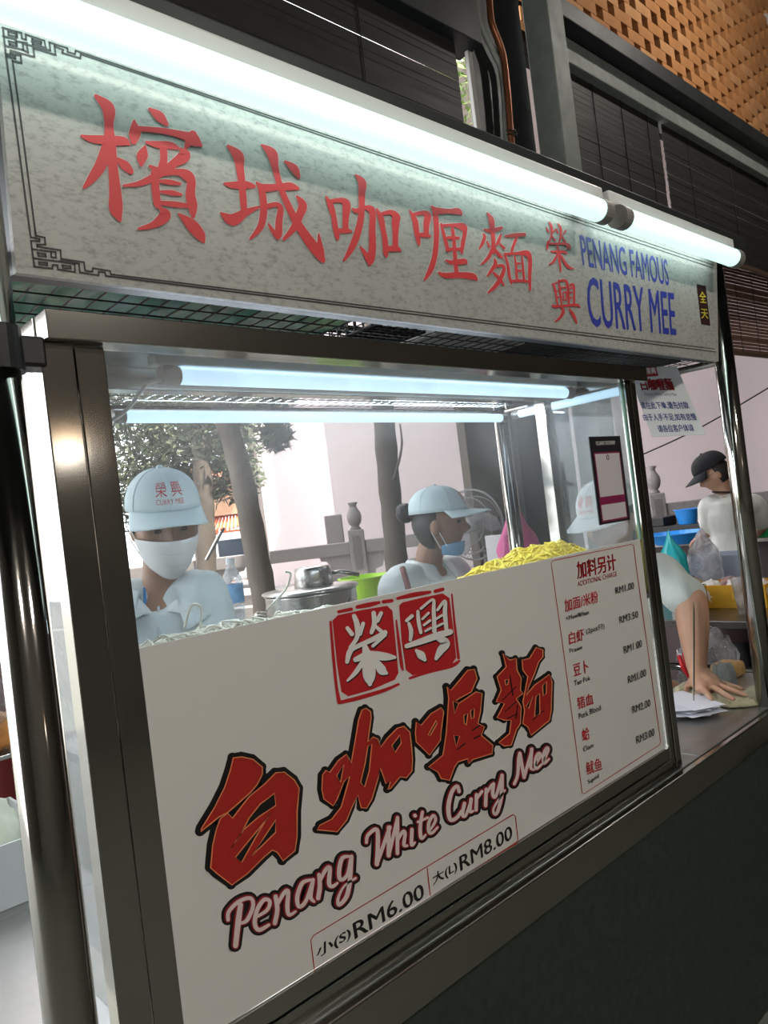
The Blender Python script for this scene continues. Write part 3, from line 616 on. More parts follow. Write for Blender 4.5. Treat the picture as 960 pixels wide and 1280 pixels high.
# column, pier and beams
tag(obj('trim_1', boxm((4.10, 2.42, 0), (4.28, 2.60, 7.0), 0.008), GREYPAINT), kind='structure')
tag(obj('wall_pier', boxm((3.53, 2.62, 0), (4.10, 2.66, 7.0), 0.004), DKPAINT), kind='structure')
tag(obj('trim_2', boxm((3.488, 2.60, 2.6), (3.528, 2.625, 4.6), 0.003), mat('jamb_grey', (0.30, 0.29, 0.27), 0.6)), kind='structure')
tag(obj('trim_3', boxm((4.28, 2.55, 4.36), (9.6, 2.70, 4.53), 0.006), GREYPAINT), kind='structure')
tag(obj('trim_4', boxm((4.28, 2.44, 4.535), (9.6, 2.70, 4.66), 0.006), DKPAINT), kind='structure')
tag(obj('trim_5', boxm((-3.0, 2.52, 4.12), (3.53, 2.70, 4.75), 0.006), DKPAINT), kind='structure')
tag(obj('wall_upper', boxm((-3.0, 2.60, 4.755), (4.09, 2.70, 7.0)), DKPAINT), kind='structure')
tag(obj('wall_board', boxm((3.22, 2.74, 0), (3.50, 2.80, 2.55), 0.004), mat('old_brown_board', (0.10, 0.075, 0.055), 0.7, 0, 14, 0.5, 0.2, stretch=(1, 1, .2))), kind='structure')
# brick lattice
lat = obj('wall_lattice', boxm((4.30, 2.95, 4.67), (9.6, 3.05, 7.0)), mat('dark_void', (0.01, 0.008, 0.007), 0.9)); tag(lat, kind='structure')
bt = boxm((-0.135, -0.032, -0.0495), (0.135, 0.032, 0.0495), 0.003)
bo = obj('brick', bt, mat('orange_brick', (0.58, 0.26, 0.095), 0.75, 0, 5, 0.3, 0.2)); bme = bo.data; bpy.data.objects.remove(bo)
MORT = mat('orange_brick_pale', (0.66, 0.33, 0.14), 0.75, 0, 5, 0.3, 0.2)
bme2 = bme.copy(); bme2.materials.clear(); bme2.materials.append(MORT)
per, crs = 0.375, 0.101
cnt = 0
for r in range(23):
    z = 4.715+r*crs
    for k in range(15):
        x = 4.42+k*per+(per/2 if r % 2 else 0)
        # keep those the opening above the beam can show
        if z > 4.72+ (x-3.4)*0.62 and z > 5.0: continue
        if cnt >= 290: continue
        o = bpy.data.objects.new('brick', bme if random.random() < .7 else bme2); COL.objects.link(o); o.parent = lat
        o.location = (x, YB+0.16, z); o.rotation_euler = (0, 0, random.uniform(-.012, .012)); cnt += 1
# blinds
SLAT = mat('black_bamboo_slat', (0.030, 0.027, 0.026), 0.55, 0, 20, 0.4, stretch=(.1, 1, 1))
def blind(label, P0, P1, z0, z1, sp=0.021, leak=0.06, m=None, cords=4, rail=True, seed=1):
    rnd = random.Random(seed)
    P0 = Vector(P0); P1 = Vector(P1); d = (P1-P0); d.z = 0; Lh = d.length; d.normalize(); nrm = Vector((-d.y, d.x, 0))
    t = thing('roller_blind', label, 'blind', ((P0.x+P1.x)/2, (P0.y+P1.y)/2, z0), math.atan2(d.y, d.x), 'slatted blinds under the roof')
    b = BM(); z = z0
    while z < z1:
        h = sp*(0.85 if rnd.random() < leak else 1.03); tl = rnd.uniform(-.002, .002)
        box(b, (-Lh/2, -0.002, z-z0), (Lh/2, 0.002, z-z0+h)); 
        for v in b.verts[-8:]: v.co.y += tl
        z += sp
    o = obj('slats', b, m or SLAT, t, world=False); o['kind'] = 'stuff'
    for i in range(cords):
        x = -Lh/2+Lh*(i+.5)/cords
        obj('cord', tubem([(x, -0.008, 0), (x, -0.008, z1-z0)], 0.003, 5), BLACK, t, world=False)
    if rail: obj('bottom_rail', boxm((-Lh/2, -0.015, -0.04), (Lh/2, 0.015, -0.002), .004), mat('brown_wood_rail', (0.12, 0.07, 0.045), 0.6), t, world=False)
    return t
blind('wide black slatted blind above the left of the sign', (-2.6, YB, 0), (3.37, YB, 0), 2.66, 4.12, seed=3)
blind('black slatted blind between the grey column and the bright slit', (4.29, YB+.02, 0), (5.87, YB+.02, 0), 2.9, 4.36, seed=5)
blind('black slatted blind right of the bright slit', (5.925, YB+.02, 0), (9.4, YB+.02, 0), 3.42, 4.36, leak=.16, seed=9)
p0 = at(893, 436, 7.0); q = ray(1015, 449); p1 = CC+q*((p0.z-CC.z)/q.z)
blind('brown slatted blind hanging lowest at the far right above the pink wall', p0, p1, p0.z, p0.z+1.35, sp=0.034, leak=.9, m=mat('brown_bamboo_slat', (0.18, 0.10, 0.07), 0.55), cords=6, seed=4)
# pipes on the pier
def pipe(name, px, d, r, m, label, cat):
    P = [tuple(hy(x, y, d)) for x, y in px]
    tag(obj(name, tubem(catmull(P, 5), r, 10), m, smooth=True), label, cat)
pipe('cable_conduit', [(596,-30),(598,2),(600,28),(615,62),(627,92),(632,160),(636,260)], 2.59, 0.017, mat('conduit_grey', (0.36, 0.38, 0.34), 0.5), 'pale grey cable conduit bending down the dark pier', 'conduit')
pipe('copper_pipe', [(610,-30),(612,2),(615,30),(628,66),(634,110),(640,182),(648,260)], 2.55, 0.020, mat('copper', (0.30, 0.11, 0.05), 0.35, 0.6), 'brown copper pipe beside the pale conduit on the pier', 'pipe')
cb = hy(639, 168, 2.55); t = thing('pipe_clip', 'small wire clip tying the copper pipe and conduit together', 'clip', cb)
obj('clip_wire', tubem([cb+Vector((-.065, -.015, .0)), cb+Vector((0, -.03, .012)), cb+Vector((.04, -.015, .006))], .005, 6), STEEL, t); obj('clip_wire', tubem([cb+Vector((-.065, -.015, -.025)), cb+Vector((0, -.03, -.012)), cb+Vector((.03, -.015, -.012))], .005, 6), STEEL, t)

# ================================================================== COURTYARD
PINK = mat('pale_pink_render', (0.90, 0.77, 0.78), 0.85, 0, 1.2, 0.04)
def aligned(name, m, px0, px1, d, z0, z1, th, kind='structure', bev=0):
    a = at(px0, 640, d); c = at(px1, 640, d); a.z = z0
    Lh = (Vector((c.x, c.y, 0))-Vector((a.x, a.y, 0))).length
    o = obj(name, boxm((0, 0, 0), (Lh, th, z1-z0), bev), m); o.location = a; o.rotation_euler = (0, 0, RZ)
    if kind: o['kind'] = kind
    return o
aligned('wall_back', PINK, 418, 1500, 12.0, 0, 9, 0.3)
aligned('wall_side', PINK, 322, 440, 12.8, 0, 9, 0.3)
# cable in front of the wall
tag(obj('overhead_cable', tubem(catmull([tuple(at(790, 574, 8)), tuple(at(880, 532, 8)), tuple(at(1010, 455, 8))], 6), 0.008, 6), BLACK), 'thin black cable sagging across the pink wall', 'cable')
# stone balustrade
STONE = mat('grey_granite', (0.30, 0.27, 0.265), 0.8, 0, 25, 0.25, 0.2)
bal = thing('stone_balustrade', 'carved grey stone balustrade with bud finials before the pink wall', 'balustrade', at(436, 700, 10.0)*1, RZ)
bal.location.z = 0.55
BZ = 1.20
Lz = bal.location.z
def bpos(px): 
    p = at(px, 650, 10.0); return (Vector((p.x, p.y, 0))-Vector((bal.location.x, bal.location.y, 0))).dot(R0)
posts = [bpos(x) for x in (60, 250, 443, 632, 822, 1012)]
for x in posts:
    po = obj('post', boxm((x-.105, -.105, 0), (x+.105, .105, BZ+.18-Lz), .015), STONE, bal, world=False)
    obj('finial', lathem([(0, BZ+.18-Lz), (.07, BZ+.18-Lz), (.075, BZ+.20-Lz), (.05, BZ+.225-Lz), (.085, BZ+.27-Lz), (.10, BZ+.34-Lz), (.095, BZ+.40-Lz), (.055, BZ+.47-Lz), (.045, BZ+.50-Lz), (.07, BZ+.545-Lz), (.03, BZ+.55-Lz), (0, BZ+.54-Lz)], 20, Matrix.Translation((x, 0, 0))), STONE, po, world=False, smooth=True)
    obj('carved_panel', boxm((x-.055, -.112, BZ-.35-Lz), (x+.055, -.104, BZ+.10-Lz), .004), mat('carved_stone', (0.20, 0.18, 0.175), 0.8, 0, 60, .4, .5), po, world=False)
for x0, x1 in zip(posts, posts[1:]):
    obj('rail', boxm((x0+.106, -.07, BZ-.14-Lz), (x1-.106, .07, BZ+.03-Lz), .012), STONE, bal, world=False)
    obj('lower_panel', boxm((x0+.106, -.05, 0), (x1-.106, .05, BZ-.52-Lz), .008), STONE, bal, world=False)
    for sx, xx in ((1, x0+.106), (-1, x1-.106)):
        b = BM(); pr = [(0, -.14), (.42, -.14), (.40, -.19), (.33, -.20), (.30, -.25), (.22, -.27), (.20, -.34), (.10, -.37), (.09, -.52), (0, -.52)]
        lo = [b.verts.new((xx+sx*a, -.04, BZ-Lz+c)) for a, c in pr]; hi = [b.verts.new((xx+sx*a, .04, BZ-Lz+c)) for a, c in pr]
        b.faces.new(lo); b.faces.new(hi[::-1])
        for i in range(len(pr)): b.faces.new((lo[i], lo[(i+1) % len(pr)], hi[(i+1) % len(pr)], hi[i]))
        obj('bracket', b, STONE, bal, world=False)
# raised courtyard terrace under it
tr = aligned('floor_terrace', mat('terrace_paving', (0.30, 0.28, 0.27), 0.8, 0, 3, .2), -700, 1600, 9.6, 0.0, 0.55, 12, 'structure')
# plain stone slab behind the balustrade
sl = aligned('stone_slab', STONE, 404, 426, 10.6, 0.55, 1.62, 0.12, None, .02); tag(sl, 'plain upright stone slab behind the balustrade left of the bud finial', 'slab')

# trees
BARK = mat('tree_bark', (0.17, 0.135, 0.11), 0.9, 0, 9, 0.55, 0.7, stretch=(1, 1, .4))
LEAF = mat('leaf_green', (0.13, 0.15, 0.08), 0.6, 0, 3, 0.5, trans=0.0)
def trunk_obj(name, px, d, r0, r1, parent, m=BARK, n=14):
    P = [at(x, y, d) for x, y in px]; C = catmull([tuple(p) for p in P], 5)
    rs = [(r0+(r1-r0)*i/(len(C)-1))*(1+.06*math.sin(i*2.3)) for i in range(len(C))]
    return obj(name, tubem(C, rs, n), m, parent, smooth=True)
def foliage(parent, blobs, n, size, seed, m=LEAF):
    rnd = random.Random(seed); b = BM()
    for c, r in blobs:
        c = Vector(c)
        for _ in range(n):
            v = Vector((rnd.gauss(0, 1), rnd.gauss(0, 1), rnd.gauss(0, 1))); v = v.normalized()*r*rnd.random()**.45
            p = c+v; u = Vector((rnd.gauss(0, 1), rnd.gauss(0, 1), rnd.gauss(0, 1))).normalized(); w = u.orthogonal().normalized(); s = size*rnd.uniform(.6, 1.3)
            b.faces.new([b.verts.new(p-u*s), b.verts.new(p+w*s*.28), b.verts.new(p+u*s), b.verts.new(p-w*s*.28)])
    o = obj('foliage', b, m, parent); o['kind'] = 'stuff'; return o
tb = at(345, 960, 4.6); tb.z = 0
tree = thing('courtyard_tree', 'leaning grey barked tree trunk behind the water bottle', 'tree', tb)
trunk_obj('trunk', [(352,1010),(337,800),(322,700),(303,600),(285,535),(262,480)], 4.6, .085, .062, tree)
trunk_obj('branch', [(292,560),(268,500),(215,440)], 4.6, .05, .025, tree); trunk_obj('branch', [(288,545),(300,480),(330,420)], 4.62, .04, .02, tree)
foliage(tree, [(at(270, 500, 4.9), .42), (at(215, 510, 5.0), .45), (at(340, 500, 4.5), .16), (at(160, 520, 5.0), .30), (at(345, 545, 4.55), .10), (at(235, 455, 5.0), .5), (at(285, 545, 4.8), .25)], 480, .045, 11)
tb2 = at(270, 960, 7.0); tb2.z = 0.0
tree2 = thing('courtyard_tree', 'slimmer upright tree standing left of the leaning trunk', 'tree', tb2)
trunk_obj('trunk', [(262,900),(258,700),(255,620),(250,540),(248,440)], 7.0, .10, .075, tree2)
foliage(tree2, [(at(205, 540, 7.4), .55), (at(255, 510, 7.2), .6), (at(190, 590, 7.4), .4), (at(290, 590, 7.6), .35), (at(230, 600, 7.6), .45), (at(160, 470, 7.4), .6), (at(220, 520, 8.0), .7), (at(280, 540, 8.0), .5), (at(165, 620, 8.0), .4), (at(245, 560, 8.2), .6), (at(200, 470, 8.0), .7)], 900, .06, 12)
tb3 = at(332, 900, 9.2); tb3.z = 0.0
tag(obj('lamp_pole', tubem([tuple(at(336, 800, 9.2)), tuple(at(332, 690, 9.2)), tuple(at(312, 540, 9.2)), tuple(at(304, 480, 9.2))], .05, 10), mat('pole_grey', (0.32, 0.27, 0.27), .7)), 'slender pale pole leaning before the sunlit wall', 'pole')
tb4 = at(490, 900, 5.4); tb4.z = 0
wp = thing('wooden_pole', 'rough brown wooden pole behind the worker with the lowered blue mask', 'pole', tb4)
trunk_obj('pole', [(512,1100),(500,800),(494,680),(486,600),(478,500),(468,400)], 5.4, .085, .078, wp, mat('rough_wood', (0.15, 0.12, 0.10), .9, 0, 9, .5, .6, stretch=(1, 1, .3)))
trunk_obj('branch_stub', [(492,600),(502,560),(500,530)], 5.3, .012, .006, wp)
tb5 = at(575, 100, 7.0); t5 = thing('roadside_tree', 'sunlit leafy tree seen through the gap between blind and pier', 'tree', (tb5.x, tb5.y, 0))
obj('trunk', tubem([(tb5.x, tb5.y, 0), (tb5.x+.1, tb5.y, 2.5), (tb5.x, tb5.y+.1, 5.0)], [.12, .1, .05], 10), BARK, t5)
foliage(t5, [(at(578, 95, 7.0), .55), (at(570, 140, 7.2), .4), (at(585, 50, 7.0), .4)], 260, .07, 13, mat('leaf_bright', (0.22, 0.34, 0.06), .6, 0, 3, .4))
# temple pavilion
tp = at(278, 690, 16); tp.z = 0
tmp = thing('temple_pavilion', 'small red temple pavilion with two orange tiled roofs beyond the trees', 'building', tp, RZ)
RT = mat('orange_roof_tile', (0.62, 0.16, 0.06), .6, 0, 8, .3); RC = mat('red_column', (0.42, 0.10, 0.05), .6)
def proof(name, z, w, h, eave):
    b = BM(); n = 18
    for i in range(n):
        x0 = -w+2*w*i/n; x1 = -w+2*w*(i+.62)/n; c0 = .10*(abs(x0)/w)**2
        vs = [(x0, -eave, z+c0), (x1, -eave, z+c0), (x1*.75, 0, z+h), (x0*.75, 0, z+h), (x0, -eave, z+c0+.05), (x1, -eave, z+c0+.05), (x1*.75, 0, z+h+.05), (x0*.75, 0, z+h+.05)]
        V = [b.verts.new(v) for v in vs]
        for f in ((0,1,2,3), (7,6,5,4), (0,4,5,1), (1,5,6,2), (2,6,7,3), (3,7,4,0)): b.faces.new([V[i] for i in f])
    box(b, (-w*.95, -eave*.9, z-.03), (w*.95, eave, z+.02)); box(b, (-w*.78, -.1, z+h-.02), (w*.78, .1, z+h+.12))
    o = obj(name, b, RT, tmp, world=False); o['kind'] = 'stuff'
proof('upper_roof', 2.55, .62, .42, .7); proof('lower_roof', 1.60, .78, .34, .8)
obj('upper_wall', boxm((-.5, -.35, 1.95), (.5, .35, 2.55)), mat('temple_panel', (0.45, 0.30, 0.18), .7, 0, 14, .6), tmp, world=False)
for x in (-.62, -.2, .25, .62): obj('column', tubem([(x, -.5, 0), (x, -.5, 1.6)], .075, 10), RC, tmp, world=False)
obj('rear_wall', boxm((-.6, .3, 0), (.6, .4, 1.6)), mat('temple_dark', (0.10, 0.06, 0.06), .8), tmp, world=False)
obj('plinth', boxm((-.8, -.75, 0), (.8, .75, .12)), STONE, tmp, world=False)
cp = at(297, 672, 13.6); cp.z = 0.56
# parked white van seen between the trunks
van = thing('parked_van', 'tiny white van parked beyond the trees', 'van', cp, RZ)
obj('body', boxm((-.32, -.5, .15), (.32, .5, 1.0), .08), mat('van_white', (.8, .82, .85), .3), van, world=False)
obj('windscreen', boxm((-.26, -.515, .58), (.26, -.50, .88), .01), mat('dark_glass', (.03, .04, .06), .1), van, world=False)
for x in (-.26, .26): obj('wheel', tubem([(x-.06, -.4, .15), (x+.06, -.4, .15)], .15, 14), BLACK, van, world=False)

# unseen slab, added so that its edge throws the slanting shade on the far wall
def wall_uv(px, py, d):
    p = at(px, py, d); return ((p-CC).dot(R0), p.z)
ua, za = wall_uv(365, 505, 12.8); ub, zb = wall_uv(325, 612, 12.8)
HR = 6.4; u0 = ua + (ua-ub)/(za-zb)*(HR-za)
base = CC + F0*12.79; base.z = HR
rf = obj('shade_slab', boxm((u0, -4.6, 0), (u0+26, 0.0, .12)), mat('shade_slab_finish', (.65, .58, .56), .8)); rf.location = base; rf.rotation_euler = (0, 0, RZ); tag(rf, kind='structure')

# red temple column at the far left edge
cq = at(-22, 680, 3.0); rp = thing('red_pillar', 'dark red round pillar at the far left edge behind the counter', 'pillar', (cq.x, cq.y, 0))
obj('shaft', tubem([(cq.x, cq.y, .12), (cq.x, cq.y, 3.6)], .10, 24), mat('red_lacquer', (.20, .015, .012), .4), rp, smooth=True)
obj('base', lathem([(0, 0), (.16, 0), (.16, .06), (.12, .12), (0, .12)], 24, Matrix.Translation((cq.x, cq.y, 0))), STONE, rp)

# wall added at the left to keep sky light off the far wall
sw = obj('sky_block_wall', boxm((-.3, 0, 0), (0, 7.0, 8.0)), mat('aged_render', (.42, .37, .36), .85, 0, 2, .15)); sw.location = Vector((CC.x, CC.y, 0))+R0*-4.75+F0*5.0; sw.rotation_euler = (0, 0, RZ); tag(sw, kind='structure')
# ================================================================== THINGS ON, IN AND AROUND THE STALL
RND = random.Random(21)
def heap(name, label, m, X0, X1, Y0, Y1, zb, prof, n, sr, cat, seed, lump=.012):
    """a mound of noodles: lumpy core plus loose strands"""
    rnd = random.Random(seed); b = BM(); nx_, ny_ = 44, 16
    def H(u, v):
        k = u*(len(prof)-1); i = min(int(k), len(prof)-2); h = prof[i]+(prof[i+1]-prof[i])*(k-i)
        e = min(1, 4*min(u, 1-u)*3) ** .5 * (max(0, 1-(2*v-1)**2)) ** .45
        return zb + max(0.004, (h-zb)*e + lump*(noise.noise((u*16, v*7, seed))+.5*noise.noise((u*40, v*18, seed))))
    g_ = [[b.verts.new((X0+(X1-X0)*i/nx_, Y0+(Y1-Y0)*j/ny_, H(i/nx_, j/ny_))) for j in range(ny_+1)] for i in range(nx_+1)]
    for i in range(nx_):
        for j in range(ny_): b.faces.new((g_[i][j], g_[i+1][j], g_[i+1][j+1], g_[i][j+1]))
    for _ in range(n):
        u = rnd.uniform(.04, .96); v = rnd.uniform(.05, .8); a = rnd.uniform(0, 6.28); pts = []; r = rnd.uniform(.008, .028); lift = rnd.uniform(.0, .012)
        for k in range(7):
            uu = min(.99, max(.01, u+math.cos(a)*r*k/(X1-X0)*.7)); vv = min(.97, max(.03, v+math.sin(a)*r*k/(Y1-Y0)*.35)); a += rnd.uniform(-.9, .9)
            pts.append((X0+(X1-X0)*uu, Y0+(Y1-Y0)*vv, H(uu, vv)+sr*.3+lift*math.sin(math.pi*k/6)))
        tube(b, catmull(pts, 2), sr, 5)
    return tag(obj(name, b, m, smooth=True), label, cat, kind='stuff')
heap('yellow_noodles', 'heap of bright yellow noodles inside the right of the glass case', mat('yellow_noodle', (0.86, 0.70, 0.07), .45, 0, 90, .12), 1.05, 1.62, .935, 1.11, SHZ+.001, [1.30, 1.345, 1.36, 1.372, 1.382, 1.385, 1.37, 1.33], 330, .0021, 'noodles', 2)
heap('rice_noodles', 'heap of white rice noodles inside the left of the glass case', mat('white_noodle', (0.86, 0.86, 0.76), .4, 0, 90, .06), .40, .86, .935, 1.125, SHZ+.001, [1.335, 1.352, 1.356, 1.350, 1.352, 1.345, 1.32], 260, .0019, 'noodles', 5)
# a few loose arching strands
WN = MATS['white_noodle']
for q, lab in (([(.505,1.0,1.375),(.52,1.0,1.405),(.535,1.0,1.40),(.53,1.0,1.37)], 'looped white noodle strand sticking up on the left heap'), ([(.66,1.02,1.375),(.70,1.02,1.40),(.715,1.02,1.425),(.705,1.02,1.43)], 'long white noodle strand sticking up beside the steel pot')):
    tag(obj('noodle_strand', tubem(catmull(q, 5), .002, 6), WN, smooth=True), lab, 'noodles')

# hanging notice
NT = [at(783, 458, 2.27), at(846, 458, 2.22), at(882, 543, 2.10), at(815, 546, 2.15)]
nux = (NT[1]-NT[0]).normalized(); nn = nux.cross(NT[3]-NT[0]).normalized(); nuy = nn.cross(nux).normalized()
if nuy.z < 0: nuy = -nuy
notice = thing('hanging_notice', 'laminated white notice with blue Chinese text hanging below the canopy', 'notice', NT[0])
NS = Sheet(NT[0], nux, nuy)
if NS.n.dot(CC-NT[0]) < 0: NS.n = -NS.n
b = BM(); cs = [(783,458),(846,458),(882,543),(815,546)]
vf = [b.verts.new(NS.pt(*NS.px(x, y), 0)) for x, y in cs]; vb = [b.verts.new(NS.pt(*NS.px(x, y), -.0015)) for x, y in cs]
b.faces.new(vf); b.faces.new(vb[::-1])
for i in range(4): b.faces.new((vf[i], vb[i], vb[(i+1) % 4], vf[(i+1) % 4]))
obj('sheet', b, mat('laminated_paper', (0.62, 0.63, 0.63), .3), notice)
o_, s_ = (780, 440), .125
NB = mat('print_navy', (0.04, 0.05, 0.20), .4)
for tx, bl, br, tl in (('请在此下单,请先付款',(180,575),(662,572),(152,500)), ('由于人手不足,如有怠慢',(205,692),(738,688),(178,618)), ('请各位客户体谅',(350,806),(708,795),(325,732))):
    flat('notice_text', text_into(BM(), NS, tx, bl, br, tl, o_, s_, .0008, .02), NB, notice)
flat('notice_title', text_into(BM(), NS, '白咖喱麵', (180,388), (512,388), (140,262), o_, s_, .0008, .05), BLACKINK, notice)
flat('notice_title', text_into(BM(), NS, '白咖喱麵', (182,384), (508,384), (142,266), o_, s_, .0014, .02), DKRED, notice)
flat('notice_subtitle', text_into(BM(), NS, 'Penang White Curry Mee', (215,448), (532,450), (200,405), o_, s_, .0008, .0), mat('print_faint_grey', (.2, .2, .2), .4), notice)
b = BM(); poly_into(b, NS, [(195,140),(310,130),(345,240),(228,250)], o_, s_, .0006); flat('notice_seal', b, DKRED, notice)
flat('notice_seal_text', text_into(BM(), NS, '榮興', (228,225), (325,222), (212,160), o_, s_, .0012, .02), WHITEINK, notice)
for k in (0.15, .85):
    p = NT[0].lerp(NT[1], k); obj('hanging_wire', tubem([p, (p.x, p.y, CZ+.012)], .0012, 5), STEEL, notice)

# things stored on the mesh
b = BM(); n1_, n2_ = 40, 18
g_ = [[b.verts.new((.30+.62*i/n1_, .97+.55*j/n2_, CZ+.022+.006+.010*noise.noise((i*.35, j*.4, 1))+.008*noise.noise((i*.9, j*.8, 4)))) for j in range(n2_+1)] for i in range(n1_+1)]
for i in range(n1_):
    for j in range(n2_): b.faces.new((g_[i][j], g_[i+1][j], g_[i+1][j+1], g_[i][j+1]))
o = obj('green_plastic_sheet', b, mat('green_plastic', (0.10, 0.42, 0.28), .25, 0, 5, .4), smooth=True); tag(o, 'crumpled green plastic sheet lying on the canopy mesh', 'sheet')
so = o.modifiers.new('thick', 'SOLIDIFY'); so.thickness = .0012
bk = thing('wire_basket', 'small black perforated basket on the canopy mesh', 'basket', (1.02, 1.10, CZ+.017))
for k in range(13):
    y = -.10+.20*k/12; obj('basket_wire', tubem([(-.07, y, 0), (.07, y, 0)], .0022, 4), BLACK, bk, world=False)
    x = -.07+.14*k/12; obj('basket_wire', tubem([(x, -.10, 0.002), (x, .10, 0.002)], .0022, 4), BLACK, bk, world=False)
for z in (.0, .05, .09): obj('basket_rim', tubem([(-.07, -.10, z), (.07, -.10, z), (.07, .10, z), (-.07, .10, z)], .003, 6, closed=True), BLACK, bk, world=False)
for sx in (-.07, .07):
    for k in range(9): obj('basket_wire', tubem([(sx, -.10+.2*k/8, 0), (sx, -.10+.2*k/8, .09)], .002, 4), BLACK, bk, world=False)
for sy in (-.10, .10):
    for k in range(7): obj('basket_wire', tubem([(-.07+.14*k/6, sy, 0), (-.07+.14*k/6, sy, .09)], .002, 4), BLACK, bk, world=False)
def tray(name, label, m, x0, x1, y0, y1, z, h, th=.003, cat='tray'):
    b = BM(); box(b, (x0, y0, z), (x1, y1, z+th)); 
    for q in (((x0, y0, z+th), (x0+th, y1, z+h)), ((x1-th, y0, z+th), (x1, y1, z+h)), ((x0+th, y0, z+th), (x1-th, y0+th, z+h)), ((x0+th, y1-th, z+th), (x1-th, y1, z+h))): box(b, *q)
    return tag(obj(name, b, m), label, cat)
tray('shallow_box', 'white shallow carton at the left corner of the canopy mesh', mat('carton_white', (.55, .57, .55), .6), .285, .297, 1.05, 1.5, CZ+.017, .08)
tray('storage_tray', 'pale plastic tray resting mid canopy mesh', mat('pale_plastic', (.55, .57, .55), .5), 1.12, 1.42, 1.0, 1.55, CZ+.017, .06)
tray('storage_tray', 'dark plastic tray at the right end of the canopy mesh', mat('dark_plastic', (.05, .055, .06), .5), 1.52, 2.20, 1.0, 1.65, CZ+.017, .07)
b = BM(); sphere(b, (1.465, 1.2, CZ+.045), (.035, .16, .028), 16, 10)
for v in b.verts: v.co += Vector((noise.noise(v.co*25), noise.noise(v.co*25+Vector((3, 0, 0))), .3*noise.noise(v.co*25)))*.006
tag(obj('red_bag', b, mat('red_plastic', (.42, .02, .04), .3), smooth=True), 'crumpled red plastic bag on the canopy mesh', 'bag')
# lamp flex inside the case
tag(obj('lamp_flex', tubem(catmull([(.56,1.05,1.75),(.52,1.05,1.745),(.49,1.06,1.71),(.46,1.07,1.69),(.40,1.1,1.68)], 6), .003, 6), WHITEP, smooth=True), 'thin white lamp flex curling inside the top left of the case', 'cable')

# receipts on a spike
sx, sy = 2.135, 1.062
spk = thing('receipt_spike', 'tall thin steel receipt spike standing on the counter', 'receipt spike', (sx, sy, TOPZ))
obj('base', lathem([(0, .0), (.045, 0), (.045, .006), (.006, .009), (0, .009)], 24), BLACK, spk, world=False)
obj('spike', tubem([(0, 0, .008), (.026, -.024, .29), (.028, -.026, .322)], [.0028, .0028, .0006], 8), STEEL, spk, world=False)
for i in range(9):
    t = thing('receipt_slip', 'white paper slip in the pile skewered on the receipt spike', 'paper', (sx, sy, TOPZ+.0105+i*.0022), -.75+RND.uniform(-.45, .45), 'receipt slips on the spike')
    b = BM(); w, h = RND.uniform(.05, .062), RND.uniform(.075, .10); ox, oy = RND.uniform(-.035, -.005), RND.uniform(-.02, .02); gg = []
    for a in range(5): gg.append([b.verts.new((-w+2*w*a/4+ox, -h+2*h*c/4+oy, .004*noise.noise((a, c, i))*(1 if abs(a-2)+abs(c-2) > 1 else 0)+.002)) for c in range(5)])
    for a in range(4):
        for c in range(4): b.faces.new((gg[a][c], gg[a+1][c], gg[a+1][c+1], gg[a][c+1]))
    o = obj('paper', b, mat('receipt_paper', (.66, .67, .74), .6), t, world=False); so = o.modifiers.new('t', 'SOLIDIFY'); so.thickness = .0004
# beige wiping cloth, folded
def cloth(name, label, pts, w, z, m, amp, seed, th, cat='cloth'):
    b = BM(); C = catmull(pts, 8); k = len(C); n = 10; rows = []
    for i, (x, y) in enumerate(C):
        a = C[max(i-1, 0)]; c = C[min(i+1, k-1)]; d = Vector((c[0]-a[0], c[1]-a[1])).normalized(); nv = Vector((-d.y, d.x))
        ww = w*(1+.25*noise.noise((i*.3, seed, 0))); row = []
        for s_ in (1, -1):
            for j in range(n+1):
                t_ = -1+2*j/n if s_ == 1 else 1-2*j/n
                if s_ == -1 and j in (0, n): continue
                hgt = th*(1-t_*t_)**.5 + amp*noise.noise((i*.35, t_*2.2, seed)) if s_ == 1 else 0
                edge = max(0, hgt) if s_ == 1 else 0
                row.append(b.verts.new((x+nv.x*ww*t_, y+nv.y*ww*t_, z+edge+(.002 if s_ == 1 else 0))))
        rows.append(row)
    for A, B_ in zip(rows, rows[1:]):
        m_ = len(A)
        for j in range(m_): b.faces.new((A[j], A[(j+1) % m_], B_[(j+1) % m_], B_[j]))
    b.faces.new(rows[0][::-1]); b.faces.new(rows[-1])
    o = obj(name, b, m, smooth=True); sb = o.modifiers.new('s', 'SUBSURF'); sb.levels = 1; sb.render_levels = 1
    return tag(o, label, cat)
BEIGE = mat('beige_towel', (.44, .40, .25), .95, 0, 130, .18, .6, sheen=.3)
P = lambda x, y, z=TOPZ: (hz(x, y, z).x, hz(x, y, z).y)
cloth('wiping_cloth', 'folded beige wiping cloth under the worker\'s hand on the counter', [P(852, 866), P(875, 869), P(900, 878), P(930, 878), P(965, 866)], .062, TOPZ+.001, BEIGE, .014, 3, .026)
o = cloth('grey_rag', 'bunched grey rag hanging beside the right pipe post', [(2.40, 1.115), (2.415, 1.09), (2.44, 1.07)], .032, TOPZ+.001, mat('grey_towel', (.20, .22, .22), .95, 0, 110, .2, .6), .02, 8, .075)
# packet of crackers behind
b = boxm((2.50, 1.09, TOPZ+.001), (2.60, 1.17, TOPZ+.05), .012)
for v in b.verts: v.co += Vector((noise.noise(v.co*40), noise.noise(v.co*40+Vector((7, 1, 0))), 0))*.006
tag(obj('snack_packet', b, mat('cracker_packet', (.45, .27, .10), .3, 0, 60, .5, .4), smooth=True), 'clear packet of brown crackers on the counter behind the cloth', 'packet')
